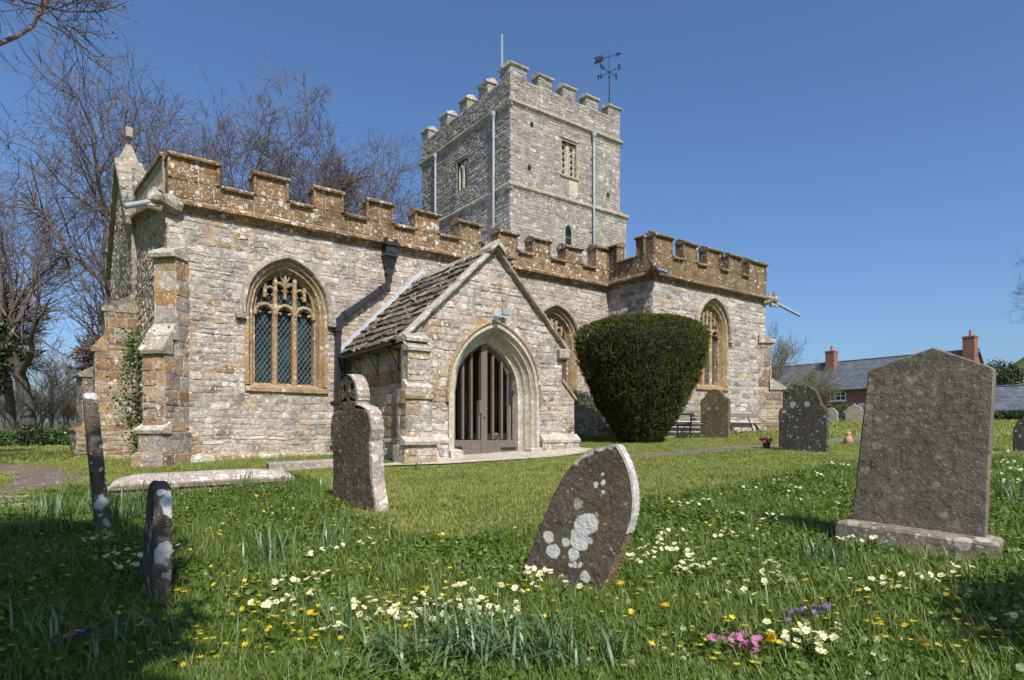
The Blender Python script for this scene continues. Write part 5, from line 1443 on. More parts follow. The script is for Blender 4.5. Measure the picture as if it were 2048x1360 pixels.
# ================================================================ evergreens
M['yew'] = leaf_mat('yew_leaves', (.026, .034, .010), (.13, .14, .038), .45, .08, 9.0, False, 0)
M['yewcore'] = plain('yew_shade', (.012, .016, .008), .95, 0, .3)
M['yewtip'] = leaf_mat('yew_tips', (.13, .14, .035), (.20, .15, .05), .5, .1, 7.0, False, 0)
def clipped_yew():
    cx, cy = 10.55, 9.55; z0 = ground_z(cx, cy)
    prof = [(0, .42), (.15, .52), (.4, .68), (.7, .86), (1.0, 1.02), (1.4, 1.19), (1.8, 1.32), (2.1, 1.38), (2.32, 1.36), (2.46, 1.27), (2.55, 1.10), (2.59, .8), (2.61, .4), (2.62, .01)]
    o = thing('clipped_yew', 'dark clipped yew bush shaped like an upturned cone beside the porch', 'yew bush', (cx, cy, z0))
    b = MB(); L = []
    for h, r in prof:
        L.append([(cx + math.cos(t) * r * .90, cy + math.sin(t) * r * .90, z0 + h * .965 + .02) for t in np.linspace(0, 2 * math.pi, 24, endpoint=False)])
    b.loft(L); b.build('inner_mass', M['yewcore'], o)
    for k in range(7):
        b = MB(); t = k * .9; b.tube([(cx + .12 * math.cos(t), cy + .12 * math.sin(t), z0 - .1), (cx + .3 * math.cos(t), cy + .3 * math.sin(t), z0 + .5), (cx + .5 * math.cos(t), cy + .5 * math.sin(t), z0 + 1.2)], [.06, .045, .02], 6); b.build('stem', M['bark'], o)
    rng = np.random.default_rng(2); n = 15000
    hs = np.array([p[0] for p in prof]); rs = np.array([p[1] for p in prof])
    ds = np.hypot(np.diff(hs), np.diff(rs)); cum = np.concatenate([[0], np.cumsum(ds * (rs[:-1] + rs[1:]) / 2)])
    q = rng.uniform(0, cum[-1], n); sd = np.interp(q, cum, np.arange(len(hs)))
    h = np.interp(sd, np.arange(len(hs)), hs); r = np.interp(sd, np.arange(len(hs)), rs); t = rng.uniform(0, 2 * np.pi, n)
    lump = np.array([noise.noise((math.cos(a) * 3.5, math.sin(a) * 2.6, hh * 2.4)) for a, hh in zip(t, h)])
    fine = np.array([noise.noise((math.cos(a) * 9, math.sin(a) * 9, hh * 5.0 + 9)) for a, hh in zip(t, h)])
    r = r * (1 + .06 * lump + .06 * fine) - rng.exponential(.035, n) + .02
    base = np.stack([cx + np.cos(t) * r, cy + np.sin(t) * r, z0 + h], 1)
    out = np.stack([np.cos(t) * .5, np.sin(t) * .5, np.full(n, .75)], 1); out[h > 2.4, 2] += .6
    # a sprig: a short shoot with needles along it
    Vs, Fs, mi = [], [], []
    k = 7
    out += rng.normal(size=(n, 3)) * .28; out /= np.linalg.norm(out, axis=1, keepdims=True)
    for j in range(k):
        P = base + out * (.012 * j)
        V, F = leaf_quads(P, rng.uniform(.035, .055, n), rng, .15, .32, out * .9)
        Fs.append(F + sum(len(v) for v in Vs)); Vs.append(V)
        tip = (rng.random(n) < (.03 + .10 * (h > 2.2))) & (j > 3)
        mi.append(np.where(tip, 1, 0))
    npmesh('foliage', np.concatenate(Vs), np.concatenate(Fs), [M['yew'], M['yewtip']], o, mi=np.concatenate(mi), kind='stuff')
clipped_yew()

def crown_tree(name, label, x, y, z0, blobs, n, mt, size, seed, group=None, trunk_h=2.0, tr=.16, cat='tree', up=.1):
    """evergreen with leaves spread through several uneven masses"""
    o = thing(name, label, cat, (x, y, z0), group=group); rng = np.random.default_rng(seed)
    b = MB(); top = max(q[2] for q in blobs)
    b.tube([(x, y, z0 - .2), (x + .05, y, z0 + trunk_h * .5), (x, y + .05, z0 + trunk_h), (x, y, max(z0 + trunk_h, top))], [tr * 1.3, tr, tr * .8, tr * .2], 8)
    for (bx, by, bz, rx, ry, rz) in blobs: b.tube([(x, y, z0 + trunk_h * .6), ((x + bx) / 2, (y + by) / 2, (z0 + trunk_h * .6 + bz) / 2 + .1), (bx, by, bz)], [tr * .5, tr * .35, tr * .1], 5)
    b.build('trunk', M['bark'], o)
    vol = np.array([q[3] * q[4] * q[5] for q in blobs]) ** .8; cnt = (vol / vol.sum() * n).astype(int); Ps = []
    for q, c in zip(blobs, cnt):
        d = rng.normal(size=(c, 3)); d /= np.linalg.norm(d, axis=1, keepdims=True)
        rr = rng.uniform(.15, 1, c) ** .5
        rr *= 1 + .25 * np.array([noise.noise((a[0] * 3 + seed, a[1] * 3, a[2] * 3)) for a in d])
        Ps.append(np.array(q[:3]) + d * rr[:, None] * np.array(q[3:]))
    P = np.concatenate(Ps); V, F = leaf_quads(P, size * rng.uniform(.6, 1.3, len(P)), rng, up)
    npmesh('crown', V, F, [mt], o)
    return o
M['ever'] = leaf_mat('evergreen_leaves', (.018, .032, .010), (.05, .075, .022), .5, .1, 3.0, False)
M['ivy'] = leaf_mat('ivy_leaves', (.03, .07, .012), (.08, .15, .03), .4, .2, 7.0, False)
# two evergreens behind the camera; their shade darkens the near corners
gz0 = ground_z(-2.2, .4)
crown_tree('holly_tree', 'evergreen tree beside the viewer shading the lower left corner', -2.2, .35, gz0, [(-1.75, .1, 2.9, 1.5, 1.5, 1.2), (-1.9, 1.7, 2.9, 1.5, 1.4, 1.1), (-2.0, -1.2, 3.1, 1.5, 1.4, 1.2), (-1.5, .6, 3.9, 1.2, 1.6, .9), (-3.4, 1.0, 3.0, 1.6, 2.4, 1.2), (-1.55, 1.9, 1.3, .95, 1.7, .9), (-1.5, -.6, 1.4, .9, 1.2, .9), (-2.3, 4.2, 1.6, 1.5, 1.3, 1.3), (-1.3, .4, 2.2, .95, 1.5, .8)], 110000, M['ever'], .15, 5, 'evergreens beside the viewer', 2.6)
crown_tree('holly_tree', 'evergreen tree behind the viewer shading the lower right corner', 3.3, -2.3, ground_z(3.3, -2.3), [(2.6, -2.25, 2.3, .7, .45, .5), (3.35, -2.35, 2.3, .7, .45, .5), (3.3, -2.8, 2.6, .8, .5, .5)], 9000, M['ever'], .12, 6, 'evergreens beside the viewer', 2.2)
# conifer branch at the left edge
fx_, fy_ = -2.3, 25.5
crown_tree('conifer', 'dark conifer whose branch tips show at the left edge', fx_, fy_, ground_z(fx_, fy_), [(fx_ + .55, fy_, 3.4, .75, .8, .3), (fx_ + .75, fy_, 2.7, .8, .8, .3), (fx_ + .55, fy_, 2.1, .8, .8, .28), (fx_ + .1, fy_, 4.1, .7, .8, .35), (fx_ - .2, fy_, 5, .6, .8, .5), (fx_ + .6, fy_, 1.5, .6, .8, .25)], 9000, M['ever'], .16, 8, None, 4.5, up=-.1)
# far conifers over the slate roof on the right, shrubs against the house
for i, (u, dp, h, r) in enumerate(((1996, 82, 8.2, 1.9), (2022, 84, 7.6, 1.5), (2040, 86, 6.6, 1.5))):
    x, y = at(u, dp); z = ground_z(x, y)
    crown_tree('conifer', ('tallest', 'middle', 'rightmost and lowest')[i] + ' of the dark evergreens above the low slate roof', x, y, z, [(x, y, z + h - r, r, r, r), (x + .8, y - .8, z + h - 2.2 * r, r * 1.1, r, r)], 2500, M['ever'], .32, 30 + i, 'evergreens behind the slate roof', 4)
M['hedge'] = leaf_mat('hedge_leaves', (.03, .055, .012), (.07, .11, .025), .5, .15, 2.0, False)
def hedge(name, label, pts, h, w_, n, mt, size, seed, cat='hedge'):
    """a ragged hedge along a line"""
    x0, y0 = pts[0]; o = thing(name, label, cat, (x0, y0, ground_z(x0, y0))); rng = np.random.default_rng(seed)
    t = rng.uniform(0, len(pts) - 1.0001, n); i = t.astype(int); f = (t - i)[:, None]
    A = np.array(pts); C = A[i] * (1 - f) + A[i + 1] * f
    top = h * (1 + .22 * np.array([noise.noise((q * 5, seed, 0)) for q in t])); zz = rng.random(n) ** .6 * top
    rad = w_ * np.sqrt(np.clip(1 - (zz / (top * 1.1)) ** 2, .05, 1)); ang = rng.uniform(0, 2 * np.pi, n); rr = rad * rng.uniform(.5, 1, n) ** .5
    P = np.stack([C[:, 0] + np.cos(ang) * rr, C[:, 1] + np.sin(ang) * rr, np.array([ground_z(a, b_) for a, b_ in C]) + zz], 1)
    V, F = leaf_quads(P, size * rng.uniform(.6, 1.3, n), rng); npmesh('foliage', V, F, [mt], o, kind='stuff')
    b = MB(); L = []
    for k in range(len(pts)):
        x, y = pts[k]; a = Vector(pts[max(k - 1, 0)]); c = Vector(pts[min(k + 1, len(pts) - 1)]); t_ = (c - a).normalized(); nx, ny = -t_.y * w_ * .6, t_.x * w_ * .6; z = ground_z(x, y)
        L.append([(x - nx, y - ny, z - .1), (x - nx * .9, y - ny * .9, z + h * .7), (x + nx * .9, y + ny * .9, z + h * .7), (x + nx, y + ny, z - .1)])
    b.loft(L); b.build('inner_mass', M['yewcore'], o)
hedge('ivy_hedge', 'low ivy-covered wall along the back of the left lawn', [at(-20, 33), at(40, 32.5), at(100, 32), at(165, 31.5)], .75, .6, 9000, M['ivy'], .13, 3)
hedge('hedge', 'low dark hedge in front of the slate-roofed outbuilding on the right', [at(1975, 50), at(2030, 48), at(2120, 45)], .75, .7, 5000, M['hedge'], .16, 4)
for i, (u, dp, r, lab) in enumerate(((62, 31, .62, 'dark round evergreen bush on the left hedge line'), (1570, 46, 1.6, 'dark green bush behind the chapel buttress'), (1690, 72, 1.3, 'green climbing bush at the brick house wall'), (1600, 60, 1.9, 'green bush left of the brick house'))):
    x, y = at(u, dp); z = ground_z(x, y)
    crown_tree('bush', lab, x, y, z, [(x, y, z + r * .9, r, r, r), (x + r * .5, y - r * .4, z + r * .6, r * .8, r * .8, r * .6)], 3500, M['hedge'] if i else M['ever'], .12 * max(1, r), 60 + i, None, .5, cat='bush')
b = MB(); x, y = at(25, 31.5); z = ground_z(x, y)
# ivy on the corner buttress
rng = np.random.default_rng(9); n = 1500
zz = rng.uniform(-.45, 1.75, n); k = np.clip((zz + .5) / 2.2, 0, 1)
cxv = 1.10 + .10 * np.sin(zz * 3) + .06 * k; wv = .05 + .11 * np.abs(np.sin(zz * 2.1 + .4)) + .05 * k
P = np.stack([1.20 + rng.normal(size=n) * wv * .8 - .05, 12.25 + rng.normal(size=n) * wv * 1.6, zz], 1)
dense = rng.random(n) < np.where(zz < .1, .3, 1.0); P = P[dense]
iv = thing('ivy', 'bright green ivy climbing the left side of the corner buttress', 'ivy', (1.2, 12.25, -.6))
V, F = leaf_quads(P, .055 * rng.uniform(.6, 1.4, len(P)), rng, .1, .8); npmesh('leaves', V, F, [M['ivy']], iv, kind='stuff')
for k in range(4):
    b = MB(); b.tube([(1.16 + .03 * k, 12.2 + .05 * k, -.62), (1.2 - .02 * k, 12.28, 0), (1.16 + .03 * k, 12.22, .7), (1.2, 12.25 + .03 * k, 1.5)], [.022, .018, .014, .006], 5); b.build('stem', M['scrub'], iv)

# ================================================================ houses on the right, hill
def brick_mat():
    m, nt, N, L, P = mat('red_brick'); P.inputs['Roughness'].default_value = .9
    tc = nd(nt, 'ShaderNodeNewGeometry').outputs['Position']
    mp = nd(nt, 'ShaderNodeMapping'); mp.inputs['Rotation'].default_value = (0, 0, 0); 
    sx = nd(nt, 'ShaderNodeSeparateXYZ'); L.new(tc, sx.inputs[0]); cb = nd(nt, 'ShaderNodeCombineXYZ'); L.new(math_n(nt, 'ADD', sx.outputs[0], sx.outputs[1]), cb.inputs[0]); L.new(sx.outputs[2], cb.inputs[1])
    br = nd(nt, 'ShaderNodeTexBrick', i_Color1=(.26, .085, .05, 1), i_Color2=(.19, .06, .04, 1), i_Mortar=(.26, .2, .16, 1), i_Scale=1.0, i_Mortar_Size=.008, i_Brick_Width=.225, i_Row_Height=.075)
    L.new(cb.outputs[0], br.inputs['Vector']); n = noise_n(nt, tc, 1.5, 4); L.new(mixc(nt, 1.0, br.outputs[0], mixc(nt, n, (.75, .75, .75), (1.2, 1.2, 1.2)), 'MULTIPLY'), P.inputs['Base Color'])
    return m
def slate_mat():
    m, nt, N, L, P = mat('blue_slate'); P.inputs['Roughness'].default_value = .5
    tc = nd(nt, 'ShaderNodeNewGeometry').outputs['Position']; sx = nd(nt, 'ShaderNodeSeparateXYZ'); L.new(tc, sx.inputs[0])
    cb = nd(nt, 'ShaderNodeCombineXYZ'); L.new(sx.outputs[1], cb.inputs[0]); L.new(sx.outputs[2], cb.inputs[1])
    br = nd(nt, 'ShaderNodeTexBrick', i_Color1=(.085, .095, .11, 1), i_Color2=(.15, .16, .175, 1), i_Mortar=(.05, .055, .065, 1), i_Scale=1.0, i_Mortar_Size=.01, i_Brick_Width=.5, i_Row_Height=.19)
    L.new(cb.outputs[0], br.inputs['Vector']); n = noise_n(nt, tc, .8, 5); L.new(mixc(nt, 1.0, br.outputs[0], mixc(nt, n, (.6, .6, .6), (1.35, 1.35, 1.35)), 'MULTIPLY'), P.inputs['Base Color'])
    return m
M['brick'] = brick_mat(); M['bslate'] = slate_mat(); M['wpaint'] = plain('white_paint', (.78, .78, .75), .5, 0, .05); M['pot'] = plain('terracotta', (.42, .14, .07), .8)
HX, HY0, HY1, HR, HE = 84.6, 27.4, 60.0, 88.1, 5.95
hz = ground_z(84, 40)
ho = thing('brick_house', 'long red brick house with slate roof, white casements and two chimneys', 'house', (86, 40, hz))
b = MB(); b.box((HX, HY0, hz - .5), (HX + 7, HY1, HE)); b.add([(HX, HY0 - .0, HE), (HX + 7, HY0, HE), (HR, HY0, 9.8)], [(0, 1, 2)]); b.build('wall', M['brick'], ho)
b = MB(); L = []
for y in (HY0 - .25, HY1): L.append([(HX - .35, y, HE - .22), (HR, y, 9.85), (HR + 3.85, y, HE - .22), (HR + 3.85, y, HE - .10), (HR, y, 10.0), (HX - .35, y, HE - .10)])
b.loft(L); rf = b.build('roof', M['bslate'], ho)
b = MB(); b.tube([(HR, HY0 - .25, 9.98), (HR, HY1, 9.98)], .12, 6); b.build('ridge', M['bslate'], rf)
b = MB(); b.tube([(HX - .42, HY0 - .2, HE - .2), (HX - .42, HY1, HE - .2)], .07, 6); b.build('gutter', M['iron'], ho)
for y, zt in ((44.3, 11.6), (28.0, 11.6)):
    b = MB(); b.box((HR - 1.3, y - .75, 8.2), (HR - .2, y + .45, zt - .3)); b.box((HR - 1.36, y - .81, zt - .3), (HR - .14, y + .51, zt - .12)); ch = b.build('chimney', M['brick'], rf)
    b = MB(); b.tube([(HR - .75, y - .2, zt - .12), (HR - .75, y - .2, zt + .6)], [.2, .16], 8); b.build('chimney_pot', M['pot'], ch)
def casement(par, y0, y1, z0, z1, n):
    b = MB(); t = .09; x = HX - .05
    b.box((x, y0, z0), (x + .1, y0 + t, z1)); b.box((x, y1 - t, z0), (x + .1, y1, z1)); b.box((x, y0, z1 - t), (x + .1, y1, z1)); b.box((x, y0, z0), (x + .1, y1, z0 + t))
    for k in range(1, n): yy = y0 + (y1 - y0) * k / n; b.box((x, yy - t / 2, z0), (x + .1, yy + t / 2, z1))
    b.box((x + .01, y0, (z0 + z1) / 2 - .03), (x + .09, y1, (z0 + z1) / 2 + .03))
    wn_ = b.build('window', M['wpaint'], par)
    b = MB(); b.quad((HX - .004, y0, z0), (HX - .004, y1, z0), (HX - .004, y1, z1), (HX - .004, y0, z1)); b.build('pane', M['glass'], wn_)
    b = MB(); b.box((x - .1, y0 - .12, z0 - .14), (x + .1, y1 + .12, z0 - .01)); b.build('sill', M['wpaint'], wn_)
for (y, w_, n) in ((41.9, 2.1, 3), (37.3, 1.3, 2), (47.0, 2.0, 3), (32.5, 2.0, 3), (52, 2, 3)):
    casement(ho, y - w_ / 2, y + w_ / 2, 4.45, 5.6, n)
for (y, w_, n) in ((41.6, 2.1, 3), (46.8, 2.0, 3), (33, 2, 3)): casement(ho, y - w_ / 2, y + w_ / 2, 2.0, 3.2, n)
b = MB(); L = [[(HX - 1.5, y, 3.25), (HX, y, 3.95), (HX, y, 4.05), (HX - 1.5, y, 3.37)] for y in (35.6, 39.2)]; b.loft(L); cn = b.build('porch_canopy', M['bslate'], ho)
b = MB(); b.box((HX - .08, 36.6, hz), (HX - .02, 37.7, 3.2)); b.build('door', plain('maroon_door', (.10, .02, .02), .5), ho)
b = MB(); b.box((HX - 1.3, 36.0, hz), (HX - .01, 36.25, 3.3)); b.build('porch_pier', M['brick'], ho)
o2 = thing('outbuilding', 'low stone outbuilding with a grey slate roof at the right edge', 'outbuilding', (70, 14, ground_z(70, 14)))
b = MB(); b.box((68.6, -12, .4), (74, 22.0, 2.1)); b.build('wall', plain('flint_wall', (.13, .11, .10), .9, 0, .5, 6, .4), o2)
b = MB(); b.loft([[(68.2, y, 1.95), (71.4, y, 4.3), (74.4, y, 1.95), (74.4, y, 2.1), (71.4, y, 4.45), (68.2, y, 2.1)] for y in (-12.2, 22.3)]); r2 = b.build('roof', M['bslate'], o2)
b = MB(); b.tube([(71.4, -12.2, 4.42), (71.4, 22.3, 4.42)], .12, 6); b.build('ridge', M['bslate'], r2)
# distant hill on the right and a low rise on the left horizon
M['hill'] = plain('far_hill', (.085, .10, .05), 1.0, 0, .3, .02, 0, .0)
def hill(pts, depth):
    b = MB(); L = []
    for (x, y, h) in pts:
        n = Vector((x, y)).normalized(); L.append([(x, y, -2), (x + n.x * depth * .4, y + n.y * depth * .4, h * .7), (x + n.x * depth, y + n.y * depth, h), (x + n.x * depth * 1.8, y + n.y * depth * 1.8, -2)])
    b.loft(L, False, False); b.build('hill', M['hill'], kind='structure', smooth=True)
hill([(*at(u, 420), h) for u, h in ((1500, 4), (1700, 9), (1900, 26), (2000, 50), (2060, 66), (2200, 84), (2500, 90), (3000, 70))], 120)
hill([(*at(u, 330), h) for u, h in ((-900, 14), (-400, 12), (-50, 9), (120, 7), (400, 6), (800, 5))], 80)
# ================================================================ grass and flowers
rng = np.random.default_rng(21)
VB = [(-200, 1010), (0, 1000), (220, 985), (600, 962), (670, 995), (790, 1072), (900, 1085), (1080, 1066), (1250, 1015), (1400, 990), (1700, 925), (2048, 905), (2300, 895)]
def meadow_v(u): return np.interp(u, [p[0] for p in VB], [p[1] for p in VB])
def scatter(n, r0, r1, a0=-41.5, a1=41.5, power=1.0):
    """points on the ground over the sector ahead of the path, denser nearby"""
    t = rng.random(n); r = r0 * (r1 / r0) ** (t ** power); an = np.radians(rng.uniform(a0, a1, n)) + HEAD
    x, y = r * np.sin(an), r * np.cos(an)
    z = np.array([ground_z(a, b_) for a, b_ in zip(x, y)])
    return np.stack([x, y, z], 1)
def to_px(P):
    dp = P[:, 0] * math.sin(HEAD) + P[:, 1] * math.cos(HEAD); r = P[:, 0] * math.cos(HEAD) - P[:, 1] * math.sin(HEAD)
    return 1024 + 1260 * r / dp, 868 - 1260 * P[:, 2] / dp
STONES = [(2.06, 2.40, .29, .10, 90), (4.14, 1.60, .41, .2, 90), (2.27, 5.45, .40, .1, 90), (.33, 5.75, .28, .07, 90), (.42, 3.55, .26, .06, 90), (1.5, 8.15, .95, .40, 0), (10.33, 5.7, .4, .08, 90), (12.95, 9.35, .36, .08, 90), (3.45, 9.55, .85, .18, 0)]
def keep_clear(P):
    ok = np.ones(len(P), bool)
    for (x, y, hx, hy, a) in STONES:
        dx, dy = P[:, 0] - x, P[:, 1] - y
        if a == 90: dx, dy = dy, dx
        ok &= ~((abs(dx) < hx) & (abs(dy) < hy))
    X, Y = P[:, 0], P[:, 1]
    ok &= ~((X > 1.2) & (X < 17.5) & (Y > 11.85)); ok &= ~((X > 11.95) & (Y > 10.3) & (X < 17.6)); ok &= ~((X > 4.3) & (X < 8.6) & (Y > 8.85)); ok &= ~((X > .5) & (X < 1.7) & (Y > 16.3))
    pv = ((X - 5.9) / 2.75) ** 2 + ((Y - 9.4) / 1.3) ** 2 < 1.0; ok &= ~pv
    # the paths
    for (x0, y0, x1, y1) in ((-4, 8.6, -1.2, 9.0), (-1.2, 9.0, -.1, 10.0), (-.1, 10, -.12, 12.5), (-.12, 12.5, -.8, 15.5), (7.6, 7.6, 9.5, 7.0), (9.5, 7, 14, 6.7), (14, 6.7, 20, 6.2)):
        L = (x1 - x0) ** 2 + (y1 - y0) ** 2; t = np.clip(((X - x0) * (x1 - x0) + (Y - y0) * (y1 - y0)) / L, 0, 1)
        ok &= np.hypot(X - x0 - t * (x1 - x0), Y - y0 - t * (y1 - y0)) > .33
    return ok
def blades(n, rad, hmin, hmax, wd, bend, seed, seg=3):
    g = np.random.default_rng(seed); V = []; F3 = []
    base = g.normal(size=(n, 2)) * rad * .5; an = g.uniform(0, 2 * np.pi, n); h = g.uniform(hmin, hmax, n); bd = g.uniform(.2, 1, n) * bend; w_ = wd * g.uniform(.7, 1.3, n)
    for i in range(n):
        d = np.array([math.cos(an[i]), math.sin(an[i]), 0]); s_ = np.array([-d[1], d[0], 0]); b0 = len(V); p = np.array([base[i, 0], base[i, 1], -.01])
        for k in range(seg + 1):
            t = k / seg; q = p + d * bd[i] * h[i] * t * t + np.array([0, 0, h[i] * t * (1 - .25 * bd[i] * t)])
            ww = w_[i] * (1 - t ** 1.6) * .5 + .0003
            V += [q - s_ * ww, q + s_ * ww]
        for k in range(seg): F3.append((b0 + 2 * k, b0 + 2 * k + 1, b0 + 2 * k + 3, b0 + 2 * k + 2))
    return np.array(V), np.array(F3)
def leaves_low(n, rad, size, hmax, seed):
    """small rounded leaves on short stalks, like celandine and clover"""
    g = np.random.default_rng(seed); V = []; F = []
    for i in range(n):
        c = np.array([*(g.normal(size=2) * rad * .6), g.uniform(.006, hmax)]); nrm = np.array([*(g.normal(size=2) * .45), 1]); nrm /= np.linalg.norm(nrm)
        a = np.cross(nrm, g.normal(size=3)); a /= np.linalg.norm(a); b_ = np.cross(nrm, a); s_ = size * g.uniform(.6, 1.3); b0 = len(V)
        for (p, q) in ((-.5, 0), (-.35, .42), (.05, .5), (.5, .18), (.42, 0), (.5, -.18), (.05, -.5), (-.35, -.42)):
            V.append(c + a * p * s_ + b_ * q * s_ - nrm * (.18 * s_ * abs(q)))
        F += [(b0, b0 + 1, b0 + 2, b0 + 4), (b0 + 2, b0 + 3, b0 + 4, b0 + 4), (b0, b0 + 4, b0 + 6, b0 + 7), (b0 + 4, b0 + 5, b0 + 6, b0 + 6)]
    F = [(f if len(set(f)) == 4 else f) for f in F]
    F2 = [(b, c, d, a) for (a, b, c, d) in F if len({a, b, c, d}) == 4] + [(a, b, c, (a)) for (a, b, c, d) in []]
    # triangles at the tips are folded into the neighbouring quads
    return np.array(V), np.array(F2)
M['grassA'] = leaf_mat('meadow_grass', (.095, .155, .012), (.19, .255, .026), .55, .35, .9)
M['grassB'] = leaf_mat('celandine_leaf', (.07, .13, .014), (.135, .205, .026), .4, .3, 1.3)
M['grassC'] = leaf_mat('mown_grass', (.17, .225, .026), (.33, .335, .07), .7, .3, .8)
def clump(name, parts, mts):
    Vs, Fs, mi = [], [], []
    for k, (V, F) in enumerate(parts):
        Fs.append(F + sum(len(v) for v in Vs)); Vs.append(V); mi += [k] * len(F)
    o = npmesh(name, np.concatenate(Vs), np.concatenate(Fs), mts, None, mi=mi); COL.objects.unlink(o); o.location = (0, 0, 0); return o
CL = {'tuft': [clump('tuft', [blades(26, .05, .05, .12, .0045, .9, 100 + k), leaves_low(12, .05, .019, .05, 200 + k)], [M['grassA'], M['grassB']]) for k in range(3)],
      'leafy': [clump('leafy', [blades(9, .05, .04, .09, .004, .9, 110 + k), leaves_low(26, .06, .020, .06, 210 + k)], [M['grassA'], M['grassB']]) for k in range(3)],
      'mown': [clump('mown', [blades(40, .10, .018, .042, .005, 1.1, 120 + k, 2)], [M['grassC']]) for k in range(3)],
      'mownfar': [clump('mownfar', [blades(34, .26, .03, .06, .012, 1.1, 130 + k, 2)], [M['grassC']]) for k in range(2)]}
def scatter_object(name, P, src, smin, smax, label=None, kind='stuff', seed=0, tilt=.15):
    """one ground-cover object: points carrying a rotation and a size, a clump instanced on each"""
    g = np.random.default_rng(seed); n = len(P)
    me = bpy.data.meshes.new(name); me.vertices.add(n); me.vertices.foreach_set('co', P.astype(np.float32).ravel())
    at_ = me.attributes.new('rot', 'FLOAT_VECTOR', 'POINT'); at_.data.foreach_set('vector', np.stack([g.normal(size=n) * tilt, g.normal(size=n) * tilt, g.uniform(0, 6.28, n)], 1).astype(np.float32).ravel())
    at_ = me.attributes.new('size', 'FLOAT', 'POINT'); at_.data.foreach_set('value', g.uniform(smin, smax, n).astype(np.float32))
    o = bpy.data.objects.new(name, me); COL.objects.link(o); o.location = (0, 0, ZO)
    col = bpy.data.collections.new(name + '_clumps')
    for s_ in src: col.objects.link(s_)
    ng = bpy.data.node_groups.new(name, 'GeometryNodeTree')
    ng.interface.new_socket('Geometry', in_out='INPUT', socket_type='NodeSocketGeometry'); ng.interface.new_socket('Geometry', in_out='OUTPUT', socket_type='NodeSocketGeometry')
    N = ng.nodes; L = ng.links; gi = N.new('NodeGroupInput'); go = N.new('NodeGroupOutput')
    ip = N.new('GeometryNodeInstanceOnPoints'); ci = N.new('GeometryNodeCollectionInfo'); ci.inputs['Collection'].default_value = col; ci.inputs['Separate Children'].default_value = True; ci.inputs['Reset Children'].default_value = True
    ip.inputs['Pick Instance'].default_value = True
    ra = N.new('GeometryNodeInputNamedAttribute'); ra.data_type = 'FLOAT_VECTOR'; ra.inputs['Name'].default_value = 'rot'
    sa_ = N.new('GeometryNodeInputNamedAttribute'); sa_.data_type = 'FLOAT'; sa_.inputs['Name'].default_value = 'size'
    L.new(gi.outputs[0], ip.inputs['Points']); L.new(ci.outputs[0], ip.inputs['Instance']); L.new(ra.outputs['Attribute'], ip.inputs['Rotation']); L.new(sa_.outputs['Attribute'], ip.inputs['Scale']); L.new(ip.outputs[0], go.inputs[0])
    md = o.modifiers.new('scatter', 'NODES'); md.node_group = ng
    return tag(o, label, 'grass', None, kind)
P = scatter(42000, 1.75, 11.5); P = P[keep_clear(P)]; u, v = to_px(P)
edge = meadow_v(u) + 26 * np.array([noise.noise((a * 1.3, b_ * 1.3, 5)) for a, b_ in P[:, :2]])
md_ = P[(v > edge)]
lump = np.array([noise.noise((a * 1.7, b_ * 1.7, 11)) for a, b_ in md_[:, :2]])
lf = lump + rng.normal(size=len(md_)) * .45 > .04
scatter_object('meadow_grass', md_[~lf], CL['tuft'], .7, 1.35, 'lush uncut grass between the nearest gravestones', seed=1)
scatter_object('leafy_ground_cover', md_[lf], CL['leafy'], .75, 1.3, 'low round celandine leaves carpeting the nearest ground', seed=2)
Q = scatter(42000, 3.0, 17.0, power=.8); Q = Q[keep_clear(Q)]; u, v = to_px(Q); Q = Q[v <= meadow_v(u) + 20]
scatter_object('mown_grass', Q, CL['mown'], .7, 1.3, 'short mown lawn grass around the church', seed=3)
Q = scatter(26000, 16.0, 60.0, power=.9); Q = Q[keep_clear(Q)]
scatter_object('far_lawn_grass', Q, CL['mownfar'], .8, 1.6, 'mown grass of the far lawns beside the church', seed=4)

# flowers
def petal_mat(name, c0, c1): return leaf_mat(name, c0, c1, .6, .25, 40.0, True, .2)
M['prim'] = petal_mat('primrose_petal', (.72, .68, .36), (.80, .78, .52)); M['primeye'] = petal_mat('primrose_eye', (.70, .48, .03), (.75, .55, .05))
M['cel'] = petal_mat('celandine_petal', (.70, .50, .01), (.80, .62, .02)); M['dand'] = petal_mat('dandelion_petal', (.75, .42, .01), (.80, .52, .01))
M['mag'] = petal_mat('magenta_petal', (.42, .10, .25), (.52, .18, .36)); M['vio'] = petal_mat('violet_petal', (.16, .06, .30), (.24, .12, .42)); M['daff'] = petal_mat('daffodil_petal', (.80, .62, .06), (.82, .70, .12)); M['daisy'] = petal_mat('daisy_petal', (.8, .8, .78), (.85, .82, .8))
M['primleaf'] = leaf_mat('primrose_leaf', (.05, .12, .02), (.10, .19, .04), .5, .3, 9.0)
M['strap'] = leaf_mat('daffodil_leaf', (.085, .15, .055), (.17, .26, .11), .45, .3, 5.0)
